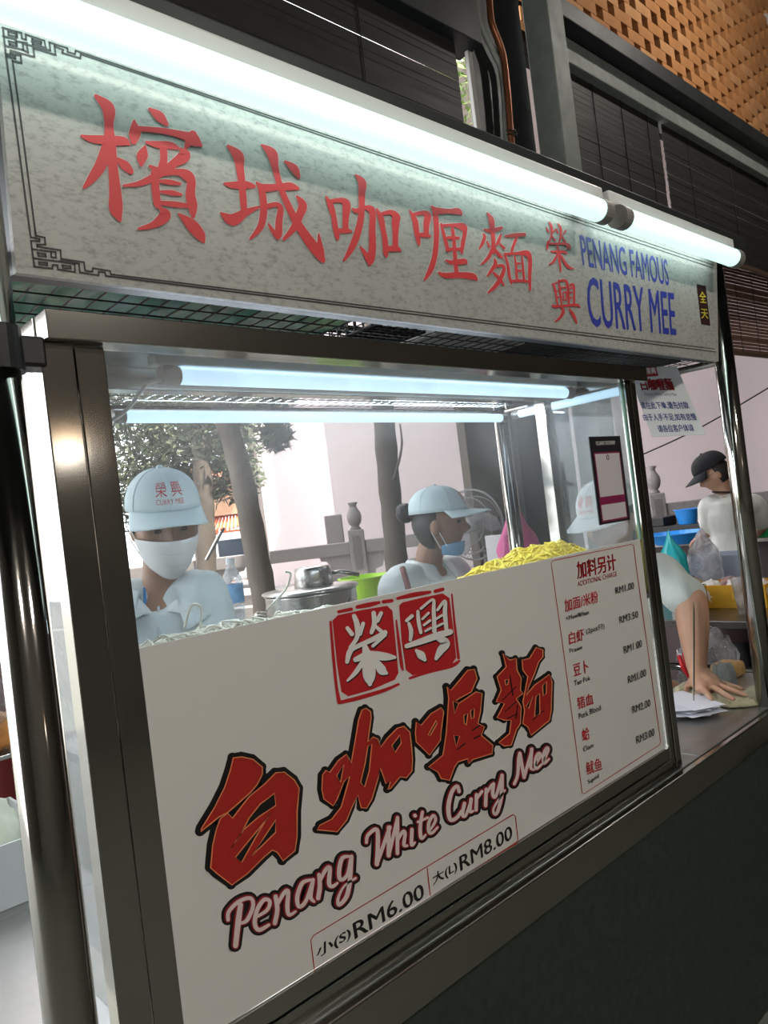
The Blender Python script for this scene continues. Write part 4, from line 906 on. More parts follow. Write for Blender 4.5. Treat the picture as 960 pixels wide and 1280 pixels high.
# red tongs
tg_ = thing('red_tongs', 'red plastic handles of tongs poking up beside the case', 'tongs', (2.46, 1.215, TOPZ+.001))
for dx in (-.02, .005, .03): obj('handle', tubem([(dx*.4, 0, 0), (dx, .02, .05), (dx*1.5+.012, .03, .088)], [.006, .009, .007], 8), mat('red_handle', (.60, .02, .03), .3), tg_, world=False, smooth=True)

# trolley with chrome rail
tro = thing('steel_trolley', 'low steel trolley with a chrome push rail behind the counter', 'trolley', (2.95, 1.5, 0))
obj('push_rail', tubem([(2.69, 1.10, .80), (2.69, 1.92, .80)], .016, 16), mat('chrome', (.75, .74, .72), .08, 1.0), tro, smooth=True)
for y in (1.13, 1.89):
    obj('rail_bracket', tubem([(2.69, y, .80), (2.76, y, .74)], .009, 8), STEEL, tro)
obj('deck', boxm((2.74, 1.08, .55), (3.06, 1.95, .57), .003), STEEL_TOP, tro)
for x in (2.76, 3.04):
    for y in (1.10, 1.93): obj('leg', tubem([(x, y, 0), (x, y, .75)], .012, 8), STEEL, tro)
# clear bag on trolley
def bag(name, label, c, r, m, seed, amp=.14, knot=None, cat='bag'):
    b = BM(); sphere(b, (0, 0, 0), 1, 28, 18)
    for v in b.verts:
        p = v.co.copy(); k = 1+amp*noise.noise(p*2.2+Vector((seed, 0, 0)))+amp*.6*noise.noise(p*5+Vector((0, seed, 0)))+amp*.35*noise.noise(p*11)
        v.co = Vector((p.x*r[0]*k, p.y*r[1]*k, max(p.z, -.75)*r[2]*k+.75*r[2]))
        if knot and p.z > .55: 
            s_ = 1-(p.z-.55)/.45; v.co.x *= s_*.8+.12; v.co.y *= s_*.8+.12; v.co.z += (p.z-.55)*knot
    zmin = min(v.co.z for v in b.verts)
    for v in b.verts: v.co.z -= zmin; v.co += Vector(c)
    return tag(obj(name, b, m, smooth=True), label, cat)
def film(name, col, dens):
    if name in MATS: return MATS[name]
    m = glass_mat(name, col, dirt=dens, dirt_scale=14); return m
bag('clear_bag', 'crumpled clear plastic bag on the trolley beside the worker\'s forearm', (2.88, 1.35, .5705), (.085, .12, .17), film('clear_film', (.80, .80, .80), .28), 3, .3)
bag('red_sack', 'dark red sack low behind the counter', (2.84, 1.72, .5705), (.06, .11, .12), mat('red_sack', (.20, .01, .02), .6), 4, .12)

# prep table with food at right
pt = thing('prep_table', 'long steel prep table crowded with food trays at the right', 'table', (3.6, 1.3, 0))
DKST = mat('worn_dark_steel', (.20, .19, .18), .3, 1.0, 20, .3, .1)
obj('table_top', boxm((3.10, .35, .868), (4.35, 2.05, .90), .004), DKST, pt)
for x in (3.14, 4.31):
    for y in (.40, 2.0): obj('leg', tubem([(x, y, 0), (x, y, .868)], .018, 10), STEEL, pt)
obj('lower_shelf', boxm((3.12, .37, .30), (4.33, 2.03, .32)), DKST, pt)
AMB = mat('amber_plastic', (.75, .42, .04), .25, 0, 12, .25, trans=.15)
def basin(name, label, c, r0, r1, h, m, cat, group=None, th=.004, handles=False):
    b = lathem([(0, 0), (r0, 0), (r1, h), (r1+.012, h), (r1+.012, h-.006), (r1-.001+.002, h-.008), (r1-th, h-.006), (r0-th, th), (0, th)], 32, Matrix.Translation(c))
    return tag(obj(name, b, m, smooth=False), label, cat, group)
tray('food_tray', 'amber plastic food tray in front of the pipe post at the right', AMB, 3.40, 3.62, 1.30, 1.585, .901, .105, .004)
tray('food_tray', 'amber plastic food tray right of the pipe post', AMB, 3.40, 3.62, 1.00, 1.285, .901, .105, .004)
for i, (x, y) in enumerate(((3.45,1.34),(3.55,1.40),(3.47,1.45),(3.57,1.52),(3.45,1.56))):
    bag('seafood_portion', 'pink and white bagged seafood portion %s in the amber tray' % ('nearest the post','beside the cup','in the middle','at the back','at the left end')[i], (x, y, .906), (.055, .05, .065), film('pink_film', (.9, .55, .55), .45) if i % 2 else mat('pale_film', (.75, .70, .66), .3), 10+i, .2)
for i, (x, y) in enumerate(((3.46,1.06),(3.55,1.13),(3.47,1.20))):
    bag('vegetable_portion', 'green and red bagged portion %s of the right amber tray' % ('at the near end','in the middle','at the far end')[i], (x, y, .906), (.055, .05, .07), (mat('green_food', (.25, .32, .12), .5, 0, 30, .4), mat('red_food', (.6, .09, .08), .4, 0, 30, .3), mat('pale_film', (.75, .7, .66), .3))[i], 30+i, .2)
tag(obj('plastic_cup', lathem([(0, 0), (.022, 0), (.040, .155), (.043, .157), (.037, .155), (.02, .004), (0, .004)], 24, Matrix.Translation((3.26, 1.345, .901))), film('cup_film', (.93, .94, .95), .30), smooth=True), 'tall clear plastic cup in front of the amber tray', 'cup')
cs_ = thing('cutlery_box', 'square polished steel cutlery box on the prep table', 'box', (3.30, 1.60, .901))
b = BM(); box(b, (-.05, -.065, 0), (.05, .065, .006)); box(b, (-.05, -.065, .006), (-.047, .065, .12)); box(b, (.047, -.065, .006), (.05, .065, .12)); box(b, (-.047, -.065, .006), (.047, -.062, .12)); box(b, (-.047, .062, .006), (.047, .065, .12)); obj('box_body', b, STEEL, cs_, world=False)
obj('wire_handle', tubem([(-.05, -.06, .12), (-.05, -.06, .17), (-.05, .06, .17), (-.05, .06, .12)], .003, 6), BLACK, cs_, world=False)
obj('divider', boxm((-.046, -.002, .007), (.046, .002, .11)), STEEL, cs_, world=False)
# bags further back on the table
bag('teal_bag', 'teal plastic bag standing on the prep table behind the worker\'s sleeve', (3.75, 1.885, .901), (.055, .085, .16), mat('teal_plastic', (.02, .38, .42), .3), 6, .12, .12)
bag('clear_food_bag', 'translucent white bag of dried food beside the teal bag', (3.90, 1.78, .901), (.075, .085, .17), film('white_film', (.92, .92, .95), .42), 7, .14, .08)
bag('dried_food', 'brown dried food piled in front of the translucent bag', (3.62, 1.72, .901), (.06, .07, .06), mat('dried_food', (.36, .25, .12), .8, 0, 60, .5, .5), 8, .2, cat='food')

# rear serving ledge with basins, behind the man in the black cap
led = thing('rear_ledge', 'dark ledge with a pale top carrying blue basins at the back right', 'ledge', (5.9, 2.6, 0))
obj('ledge_top', boxm((5.30, 1.70, 1.025), (6.7, 3.6, 1.05), .004), mat('pale_counter', (.42, .40, .40), .5), led)
obj('ledge_front', boxm((5.36, 1.75, 0), (6.65, 3.55, 1.0245), .004), mat('maroon_cabinet', (.05, .03, .032), .5), led)
obj('back_step', boxm((6.25, 1.75, 1.0505), (6.65, 3.55, 1.12), .004), BLACK, led)
BLUEP = mat('blue_plastic', (.02, .24, .68), .35)
q_ = hz(860, 655, 1.121); basin('blue_basin', 'bright blue plastic basin standing high on the black step', (6.42, q_.y*6.42/q_.x, 1.121), .075, .10, .13, BLUEP, 'basin')
q_ = hz(856, 672, 1.08); basin('blue_basin', 'wide blue basin in front of the man with the black cap', (q_.x-.1, q_.y, 1.051), .16, .22, .08, BLUEP, 'basin')
tag(obj('black_box', boxm((6.30, 3.2, 1.1205), (6.55, 3.42, 1.20), .006), BLACK), 'small black box left of the high blue basin', 'box')
q_ = hz(952, 672, 1.051); basin('green_basin', 'green plastic basin right of the man in the white shirt', (q_.x+.12, q_.y, 1.051), .12, .17, .18, mat('green_plastic_basin', (.03, .38, .10), .35), 'basin')
for i in range(8):
    tray('stacked_tray', '%s grey plastic tray of the stack beside the dark apron' % ('lowest','second lowest','third lowest','fourth lowest','fourth highest','third highest','second highest','topmost')[i], mat('grey_plastic', (.24, .27, .33), .5), 3.98, 4.22, 1.62, 1.95, .901+i*.0225, .022, .004)['group'] = 'stacked grey trays'
tag(obj('white_bag', boxm((4.02, 1.02, .901), (4.16, 1.20, 1.03), .02), mat('white_carrier', (.7, .72, .72), .5, 0, 20, .1, .4)), 'white carrier bag right of the pipe post', 'bag')
# dark parasol tip at the right edge
# ---- stove table, pot and bottle behind the case
stv = thing('stove_table', 'steel cooking table behind the glass case', 'table', (1.55, 2.2, 0))
obj('table_top', boxm((1.14, 1.96, .97), (1.84, 2.46, 1.0), .004), STEEL_TOP, stv)
for x in (1.17, 1.81):
    for y in (1.99, 2.43): obj('leg', tubem([(x, y, 0), (x, y, .97)], .016, 8), STEEL, stv)
pc = at(388, 737, 2.66); pr_ = .165; pz = pc.z
POT = mat('pot_steel', (.52, .50, .48), .28, 1.0, 20, .15, .05)
pot = thing('stock_pot', 'wide dented steel stock pot with its flat lid', 'pot', (pc.x, pc.y, 1.001))
obj('pot_body', lathem([(0, 0), (pr_*.97, 0), (pr_*.99, .01), (pr_*.99, pz-1.001-.012), (pr_, pz-1.001-.006), (pr_*.96, pz-1.001-.008), (pr_*.955, .01), (0, .006)], 40), POT, pot, world=False, smooth=True)
obj('pot_lid', lathem([(pr_*1.03, pz-1.001-.004), (pr_*1.05, pz-1.001), (pr_*1.03, pz-1.001+.006), (pr_*.7, pz-1.001+.012), (pr_*.3, pz-1.001+.014), (0, pz-1.001+.014)], 40), POT, pot, world=False, smooth=True)
for s_ in (-1, 1):
    c_ = R0*s_*pr_; h_ = R0*s_*(pr_+.035)
    obj('pot_handle', tubem(catmull([tuple(c_+F0*-.045+Vector((0, 0, .2))), tuple(h_+F0*-.035+Vector((0, 0, .21))), tuple(h_+F0*.035+Vector((0, 0, .21))), tuple(c_+F0*.045+Vector((0, 0, .2)))], 5), .006, 8), STEEL, pot, world=False, smooth=True)
pp = pc+R0*.015; sp_ = thing('saucepan', 'small steel saucepan set upside down on the stock pot lid', 'saucepan', (pp.x, pp.y, pz+.0145))
obj('pan_body', lathem([(.068, .0), (.070, .002), (.066, .05), (.062, .064), (.05, .068), (0, .068)], 36), POT, sp_, world=False, smooth=True)
obj('pan_handle', tubem([tuple(R0*.066+Vector((0, 0, .035))), tuple(R0*.10+Vector((0, 0, .036))), tuple(R0*.165+Vector((0, 0, .018)))], [.007, .008, .008], 8), STEEL, sp_, world=False, smooth=True)
bc = at(296, 772, 2.5); bl_ = thing('water_bottle', 'clear plastic water bottle with a blue label behind the noodles', 'bottle', (bc.x, bc.y, 1.001))
hb = at(288, 697, 2.5).z-1.001
PET = glass_mat('pet_plastic', (.84, .88, .91), dirt=.28, dirt_scale=30)
prof = [(0, 0), (.028, 0), (.031, .006)]
zz = .01
while zz < hb*.62: prof += [(.0325, zz), (.030, zz+.007)]; zz += .014
prof += [(.0325, hb*.64), (.0325, hb*.80), (.028, hb*.86), (.014, hb*.93), (.0125, hb*.95)]
obj('bottle_body', lathem(prof, 24), PET, bl_, world=False, smooth=True)
obj('bottle_label', lathem([(.0332, hb*.645), (.0334, hb*.65), (.0334, hb*.785), (.0332, hb*.79)], 24), mat('label_blue', (.20, .42, .72), .4, 0, 40, .4), bl_, world=False, smooth=True)
obj('bottle_cap', lathem([(.0145, hb*.945), (.0148, hb*.95), (.0148, hb*.995), (0, hb)], 20), mat('cap_white', (.75, .78, .82), .4), bl_, world=False)
# ladle handle leaning near the first worker's shoulder
tag(obj('steel_ladle', tubem([tuple(at(258, 700, 2.45)), tuple(at(277, 664, 2.47)), tuple(at(281, 660, 2.47))], [.006, .007, .004], 8), STEEL), 'steel ladle handle sticking up beside the first worker\'s shoulder', 'ladle')
# rear table with green basin, fan and bags
rt = thing('rear_table', 'plain rear table carrying the lime green basin', 'table', (2.45, 2.95, 0))
obj('table_top', boxm((2.20, 2.75, 1.06), (2.75, 3.2, 1.09), .004), GREYPAINT, rt)
for x in (2.24, 2.71):
    for y in (2.79, 3.16): obj('leg', tubem([(x, y, 0), (x, y, 1.06)], .018, 8), GREYPAINT, rt)
gc = at(458, 738, 3.85); basin('lime_basin', 'lime green plastic basin behind the worker with the blue mask', (gc.x, gc.y, 1.091), .10, .13, gc.z+.075-1.091 if gc.z > 1.1 else .10, mat('lime_plastic', (.42, .70, .02), .35), 'basin')
# fan
fc = at(590, 656, 3.6); fan = thing('pedestal_fan', 'grey pedestal fan with a round wire guard beside the worker\'s face', 'fan', (fc.x, fc.y, 0), math.radians(-80))
FZ = fc.z; FR = .17; GF = mat('fan_grey', (.20, .19, .19), .5); FT = Matrix.Translation((0, 0, FZ)) @ Matrix.Rotation(math.pi/2, 4, 'X')
def fobj(name, b, m, par=fan, sm=False): b.transform(FT); return obj(name, b, m, par, world=False, smooth=sm)
for z, r in ((.05, FR*.55), (.045, FR*.8), (0, FR), (-.045, FR*.8)): fobj('guard_ring', tubem([(r*math.cos(a*math.pi/24), r*math.sin(a*math.pi/24), z) for a in range(48)], .0025 if z else .005, 6, closed=True), GF)
for k in range(60):
    a = 2*math.pi*k/60; c_, s_ = math.cos(a), math.sin(a)
    gw = fobj('guard_wire', tubem([(c_*.035, s_*.035, .062), (c_*FR*.55, s_*FR*.55, .052), (c_*FR*.85, s_*FR*.85, .038), (c_*FR, s_*FR, 0), (c_*FR*.85, s_*FR*.85, -.038), (c_*.05, s_*.05, -.06)], .0011, 4), GF)
for k in range(3):
    b = BM(); a0 = 2*math.pi*k/3; vs = []
    for i in range(7):
        rr = .035+(FR*.9-.035)*i/6; w_ = .25+.55*math.sin(math.pi*(.15+.8*i/6))
        vs.append([b.verts.new((rr*math.cos(a0-w_*.5), rr*math.sin(a0-w_*.5), -.018)), b.verts.new((rr*math.cos(a0+w_*.5), rr*math.sin(a0+w_*.5), .018))])
    for A, B_ in zip(vs, vs[1:]): b.faces.new((A[0], A[1], B_[1], B_[0]))
    o = fobj('blade', b, mat('fan_blade', (.24, .22, .23), .4)); so = o.modifiers.new('t', 'SOLIDIFY'); so.thickness = .003
fobj('hub', lathem([(0, .068), (.03, .066), (.038, .05), (.036, -.02), (0, -.02)], 24), mat('fan_hub', (.42, .42, .42), .5), sm=True)
fobj('motor', lathem([(.05, -.06), (.055, -.10), (.045, -.16), (0, -.17)], 24, cap0=True), GF, sm=True)
obj('pole', tubem([(0, .1, 0.03), (0, .1, FZ-.04)], .014, 12), GF, fan, world=False)
obj('base', lathem([(0, 0), (.18, 0), (.18, .015), (.05, .035), (0, .035)], 28, Matrix.Translation((0, .1, 0))), GF, fan, world=False)
# side shelf with pink bag, tissue roll and board
sf = thing('side_shelf', 'narrow grey shelf behind the right end of the case', 'shelf', (2.55, 2.1, 0))
obj('shelf_top', boxm((2.33, 1.86, 1.12), (2.66, 2.20, 1.14), .003), GREYPAINT, sf)
for x in (2.36, 2.63):
    for y in (1.89, 2.17): obj('leg', tubem([(x, y, 0), (x, y, 1.12)], .014, 8), GREYPAINT, sf)
pb_ = at(650, 690, 3.05)
PKM = mat('pink_bag', (.80, .14, .38), .35)
bag('pink_bag', 'knotted bright pink plastic bag behind the chrome pipe', (pb_.x+.02, pb_.y+.02, 1.141), (.10, .075, .16), PKM, 9, .14, .20)
tag(obj('cutting_board', boxm((2.34, 2.13, 1.141), (2.37, 2.18, 1.40), .008), mat('board_white', (.66, .66, .64), .5)), 'white cutting board standing upright left of the pink bag', 'board')
tl_ = thing('tissue_roll', 'white tissue roll lying to the right of the pink bag', 'tissue roll', (2.58, 1.95, 1.141))
obj('roll', lathem([(.022, 0), (.058, 0), (.06, .004), (.06, .106), (.058, .11), (.022, .11), (.022, 0)], 32, Matrix.Translation((0, 0, .06)) @ Matrix.Rotation(math.pi/2, 4, 'Y') @ Matrix.Rotation(0, 4, 'Z')), mat('tissue_white', (.78, .77, .76), .9), tl_, world=False)
tag(obj('folded_board', boxm((2.62, 2.02, 1.141), (2.65, 2.19, 1.36), .004), mat('card_grey', (.52, .52, .52), .8)), 'grey folded card standing behind the tissue roll', 'board')
# ---- left end: white box and food rack
obj('worktop', boxm((.26, 1.6205, .775), (.56, 2.42, TOPZ), .002), STEEL_TOP, ctr)
for y in (2.38,): obj('leg', tubem([(.30, y, 0), (.30, y, .774)], .014), STEEL, ctr)
tray('white_box', 'open white box holding plastic bags at the left end of the counter', mat('box_white', (.58, .60, .60), .5), .275, .50, 1.66, 1.98, TOPZ+.001, .125, .006, 'box')
for i, (x, y) in enumerate(((.34,1.74),(.42,1.82),(.36,1.90))):
    bag('plastic_bundle', 'pale folded plastic bundle %s of the white box' % ('at the front','in the middle','at the back')[i], (x, y, TOPZ+.008), (.055, .05, .085), mat('pale_lime_film', (.68, .74, .62), .35), 40+i, .3)
rk = thing('food_rack', 'small steel rack at the left edge holding fried food', 'rack', (.40, 2.2, TOPZ+.001))
for z in (.20, .52): obj('rack_shelf', boxm((-.13, -.16, z), (.15, .18, z+.012), .002), STEEL_TOP, rk, world=False)
for x in (-.12, .14):
    for y in (-.15, .17): obj('rack_post', tubem([(x, y, 0), (x, y, .85)], .008, 8), STEEL, rk, world=False)
obj('rack_glass', boxm((-.12, -.158, .225), (.14, -.154, .50)), GLS, rk, world=False)
for i in range(9):
    x = .31+.10*(i % 3)+RND.uniform(-.01, .01); y = 2.08+.085*(i//3)
    bag('fried_fritter', 'orange brown fried fritter in the %s row, %s, on the left food rack' % (('front','middle','back')[i//3], ('left','centre','right')[i % 3]), (x, y, TOPZ+.214), (.05, .048, .05), mat('fried_food', (.50, .20, .05), .6, 0, 35, .5, .5), 60+i, .22, cat='food')['group'] = 'fritters on the left rack'
bag('plastic_bundle', 'pale greenish bundle on the upper shelf of the food rack', (.38, 2.15, TOPZ+.534), (.09, .09, .06), MATS['pale_lime_film'], 77, .25)
rs = thing('red_sauce_bottle', 'red squeeze bottle lying behind the white box', 'bottle', (.36, 2.06, TOPZ+.001))
obj('bottle_body', lathem([(0, 0), (.03, 0), (.032, .01), (.032, .10), (.022, .125), (.01, .135)], 20), mat('red_squeeze', (.55, .03, .02), .35), rs, world=False, smooth=True)
obj('nozzle', lathem([(.011, .133), (.004, .175), (0, .175)], 14), mat('red_squeeze', (.55, .03, .02), .35), rs, world=False)
# ================================================================== PEOPLE
Zv = Vector((0, 0, 1))
def skin_mesh(name, bm, m, parent, voxel=.007, smooth=4, wrinkle=0.0, ws=9.0, seed=0, colour=None):
    """fuse overlapping limb volumes into one continuous surface"""
    bmesh.ops.recalc_face_normals(bm, faces=bm.faces)
    me = bpy.data.meshes.new('tmp'); bm.to_mesh(me); bm.free()
    o = bpy.data.objects.new('tmp', me); COL.objects.link(o)
    r = o.modifiers.new('r', 'REMESH'); r.mode = 'VOXEL'; r.voxel_size = voxel; r.use_smooth_shade = True
    s = o.modifiers.new('s', 'SMOOTH'); s.iterations = smooth; s.factor = .5
    bpy.context.view_layer.update()
    me2 = bpy.data.meshes.new_from_object(o.evaluated_get(bpy.context.evaluated_depsgraph_get()))
    bpy.data.objects.remove(o); bpy.data.meshes.remove(me)
    b2 = BM(); b2.from_mesh(me2); bpy.data.meshes.remove(me2)
    if wrinkle:
        b2.normal_update()
        for v in b2.verts:
            p = v.co*ws+Vector((seed, 0, 0)); q = Vector((p.x, p.y, p.z*.55))
            v.co += v.normal*wrinkle*(noise.noise(q)+.5*noise.noise(q*2.3))
    return obj(name, b2, m, parent, smooth=True)
def limb(bm, pts, rs, n=14):
    P = [Vector(p) for p in pts]
    C = catmull([tuple(p)+(r,) for p, r in zip(P, rs)], 5)
    tube(bm, [c[:3] for c in C], [c[3] for c in C], n)
    for c in (C[0], C[-1]): sphere(bm, c[:3], c[3], n, 8)
def loft(bm, secs, n=28, pw=2.4, dip=None):
    """secs: (centre, axis_a, half_a, axis_b, half_b)"""
    rings = []
    for si, (c, a, ha, b_, hb) in enumerate(secs):
        rg = []; dp = dip[si] if dip else 0; axd = a.cross(b_); axd = axd if axd.z < 0 else -axd
        for j in range(n):
            t = 2*math.pi*j/n; ct, st = math.cos(t), math.sin(t)
            x = math.copysign(abs(ct)**(2/pw), ct); y = math.copysign(abs(st)**(2/pw), st)
            rg.append(bm.verts.new(Vector(c)+a*(x*ha)+b_*(y*hb)+axd*(dp*max(0, y)**2*(1-.6*abs(x)))))
        rings.append(rg)
    for A, B_ in zip(rings, rings[1:]):
        for j in range(n): bm.faces.new((A[j], A[(j+1) % n], B_[(j+1) % n], B_[j]))
    bm.faces.new(rings[0][::-1]); bm.faces.new(rings[-1])
def basis(f, pitch=0.0, roll=0.0):
    f = Vector(f).normalized(); f.z = 0; f.normalize(); l = Zv.cross(f).normalized(); u = Zv.copy()
    M = Matrix.Rotation(pitch, 3, l); f = M @ f; u = M @ u
    M = Matrix.Rotation(roll, 3, f); return f, M @ u, M @ l
def head_into(bm, C, f, u, l, s=1.0, lips=True):
    b = BM(); bmesh.ops.create_uvsphere(b, u_segments=64, v_segments=48, radius=1.0)
    g = lambda d, w: math.exp(-(d/w)**2)
    for v in b.verts:
        a, fb, c = v.co.x, v.co.y, v.co.z
        wa, wb, wc = .077, .098, .118
        if c < 0: wa *= 1-.26*(-c)**1.6; wb *= (1-.10*(-c)**2) if fb > 0 else (1-.30*(-c)**1.3)
        A, B_, Cc = a*wa, fb*wb, c*wc
        if fb > 0:
            B_ += .026*g(a, .17)*g(c+.20, .17)*(1 if c > -.30 else g(c+.30, .06)) + .012*g(a, .13)*g(c+.02, .22)          # nose and bridge
            B_ -= .013*(g(a-.40, .24)+g(a+.40, .24))*g(c-.04, .14)       # eye sockets
            B_ += .007*g(c-.22, .12)*g(a, .6)                             # brow
            B_ += .009*g(a, .30)*g(c+.50, .055)+.008*g(a, .28)*g(c+.62, .055)-.004*g(a, .3)*g(c+.56, .025)
            B_ += .016*g(a, .32)*g(c+.86, .16)                            # chin
            A += math.copysign(.006, a)*g(abs(a)-.72, .22)*g(c+.12, .25)  # cheekbones
        v.co = Vector(C)+(l*A+f*B_+u*Cc)*s
    me = bpy.data.meshes.new('h'); b.to_mesh(me); b.free(); bm.from_mesh(me); bpy.data.meshes.remove(me)
    for sg in (-1, 1):
        M = Matrix((l, f, u)).transposed().to_4x4()
        sphere(bm, Vector(C)+(l*sg*.079-f*.006-u*.012)*s, (.010*s, .020*s, .032*s), 14, 10, M)
def cap_parts(parent, C, f, u, l, m, s=1.0, logo=True, brim_len=.078, tilt=0.0, brimdrop=.030, logo_m=None, logo_th=0.0, lift_=.044):
    f, u = Matrix.Rotation(tilt, 3, l) @ f, Matrix.Rotation(tilt, 3, l) @ u
    O = Vector(C)+u*lift_*s; A, B_, H = .090*s, .110*s, .098*s
    def dome(th, ph, e=0.0):      # th from front, ph elevation
        cp = math.cos(ph)**.85 if ph < math.pi/2-1e-4 else 0
        return O + l*((A+e)*cp*math.sin(th)) + f*((B_+e)*cp*math.cos(th)) + u*((H+e)*math.sin(ph)**.9 if ph > 0 else ph*.02)
    b = BM(); n, k = 40, 12; rows = []
    for i in range(k+1):
        ph = math.pi/2*i/k
        rows.append([b.verts.new(dome(2*math.pi*j/n, ph)) for j in range(n)] if i < k else [b.verts.new(dome(0, math.pi/2))])
    for i in range(k):
        for j in range(n):
            if i < k-1: b.faces.new((rows[i][j], rows[i][(j+1) % n], rows[i+1][(j+1) % n], rows[i+1][j]))
            else: b.faces.new((rows[i][j], rows[i][(j+1) % n], rows[k][0]))
    root = obj('cap', b, m, parent, smooth=True)
    so = root.modifiers.new('t', 'SOLIDIFY'); so.thickness = .003; so.offset = -1
    b = BM(); rows = []; na, nr = 25, 7
    for i in range(nr+1):
        q = i/nr; row = []
        for j in range(na):
            th = math.radians(-72+144*j/(na-1)); ext = brim_len*s*(max(0, math.cos(th*1.15)))**.55
            p0 = dome(th, 0.02); d = (l*math.sin(th)*.45+f*math.cos(th)*1.0); d.normalize()
            row.append(b.verts.new(p0+(f*.75+d*.35).normalized()*ext*q-u*(brimdrop*s*q*.55+.020*s*(math.sin(th))**2*q)))
        rows.append(row)
    for i in range(nr):
        for j in range(na-1): b.faces.new((rows[i][j], rows[i][j+1], rows[i+1][j+1], rows[i+1][j]))
    br = obj('brim', b, m, root, smooth=True, world=True); so = br.modifiers.new('t', 'SOLIDIFY'); so.thickness = .003
    obj('button', sphere(BM(), O+u*(H+.002), (.009*s, .009*s, .006*s), 12, 8, Matrix((l, f, u)).transposed().to_4x4()), m, root, smooth=True)
    # stitched seams
    for th in (0, math.pi/3, 2*math.pi/3, math.pi, 4*math.pi/3, 5*math.pi/3):
        obj('seam', tubem([dome(th, math.pi/2*i/12*.98, .0004) for i in range(13)], .0009, 5, cap=False), m, root)
    if logo:
        for txt, h0, h1, w in (('榮 興', .32, .74, .74), ('CURRY MEE', .15, .27, .72)):
            V, Fc = text_mesh(txt); xs = [v[0] for v in V]; ys = [v[1] for v in V]; b = BM(); vs = []
            for v in V:
                x = (v[0]-min(xs))/(max(xs)-min(xs))-.5; y = (v[1]-min(ys))/(max(ys)-min(ys))
                vs.append(b.verts.new(dome(x*w+logo_th, h0+(h1-h0)*y, .0025)))
            for fc in Fc:
                try: b.faces.new([vs[i] for i in fc])
                except ValueError: pass
            obj('cap_lettering', b, logo_m or mat('cap_print_red', (.62, .10, .10), .6), root)
    return root
def mask_part(parent, C, f, u, l, m, s, c0, c1, th=78, out=.0, bulge=.022, straps=True, strap_m=None, pleats=False):
    b = BM(); n, k = 25, 10; G = []
    for i in range(k+1):
        q = i/k; c = (c0+(c1-c0)*q); row = []
        for j in range(n):
            t = math.radians(-th+2*th*j/(n-1)); w = math.cos(t)
            # edges taper towards the ears
            cc = c*(.35+.65*max(0, w)**.7)+(-.040)*(1-(.35+.65*max(0, w)**.7))
            zz = max(-.98, min(.98, cc/.118)); rr = math.sqrt(1-zz*zz*.55)
            rA, rB = .081*rr*(1-.20*max(0, -zz)**1.5)+.004+out, .103*rr+.006+out
            bl = bulge*max(0, w)**2*min(1, q*3.5)**.6*(1-.12*q) + (.0025*math.sin(q*math.pi*7)*max(0, w) if pleats else 0)
            row.append(b.verts.new(Vector(C)+(l*rA*math.sin(t)+f*(rB*w+bl)+u*cc)*s))
        G.append(row)
    for i in range(k):
        for j in range(n-1): b.faces.new((G[i][j], G[i][j+1], G[i+1][j+1], G[i+1][j]))
    ends = [(G[k][0].co.copy(), G[0][0].co.copy()), (G[k][-1].co.copy(), G[0][-1].co.copy())]
    seams = [[v.co.copy()+f*.0012 for v in G[i][3:-3]] for i in (4, 7)]
    o = obj('face_mask', b, m, parent, smooth=True); so = o.modifiers.new('t', 'SOLIDIFY'); so.thickness = .0015
    if not pleats:
        for sm in seams: obj('mask_seam', tubem(sm, .0009, 5), mat('mask_seam_grey', (.55, .56, .58), .8), o)
    if straps:
        for sg, (e1, e0) in zip((-1, 1), ends):
            ear = Vector(C)+(l*sg*.090-f*.016+u*.012)*s; ear0 = Vector(C)+(l*sg*.088-f*.020-u*.035)*s
            obj('ear_loop', tubem([e1, ear], .0016, 6), strap_m or WHITEP, o); obj('ear_loop', tubem([e0, ear0], .0016, 6), strap_m or WHITEP, o)
    return o
def collar_part(parent, N, f, u, l, m, r=.066, inner=None, gap=16):
    """polo collar: stands round the neck and folds outward"""
    b = BM(); n = 33; G = []
    for rr, dz, fw in ((r*.94, -.012, 0), (r, .030, 0), (r*1.04, .036, 0), (r*1.16, .028, .004), (r*1.45, -.006, .014), (r*1.75, -.034, .030), (r*1.95, -.052, .040)):
        row = []
        for j in range(n):
            t = math.radians(gap+(360-2*gap)*j/(n-1)); fr = max(0, math.cos(t))
            row.append(b.verts.new(N+l*(rr*1.08*math.sin(t))+f*(rr*math.cos(t)+fw*fr)+u*(dz-.030*fr-(.018*fr**4 if dz < 0 else 0))))
        G.append(row)
    for A, B_ in zip(G, G[1:]):
        for j in range(n-1): b.faces.new((A[j], A[j+1], B_[j+1], B_[j]))
    o = obj('collar', b, m, parent, smooth=True); so = o.modifiers.new('t', 'SOLIDIFY'); so.thickness = .0025
    return o
def hair_part(parent, C, f, u, l, m, s=1.0, low=-.75, back=-.05, e=.006, side=.25):
    b = BM(); bmesh.ops.create_uvsphere(b, u_segments=40, v_segments=30, radius=1.0); kill = []
    for v in b.verts:
        a, fb, c = v.co
        if fb > side and c < .45 or c < low or (fb > back+.15 and c < -.12): kill.append(v); continue
        n_ = 1+.02*noise.noise(v.co*9)
        wb = .098 if c > 0 else .098*(1-.25*(-c)**1.3)
        v.co = Vector(C)+(l*a*(.077+e)*n_+f*fb*(wb+e)*n_+u*c*(.118+e))*s
    bmesh.ops.delete(b, geom=kill, context='VERTS')
    o = obj('hair', b, m, parent, smooth=True); so = o.modifiers.new('t', 'SOLIDIFY'); so.thickness = .006
    return o
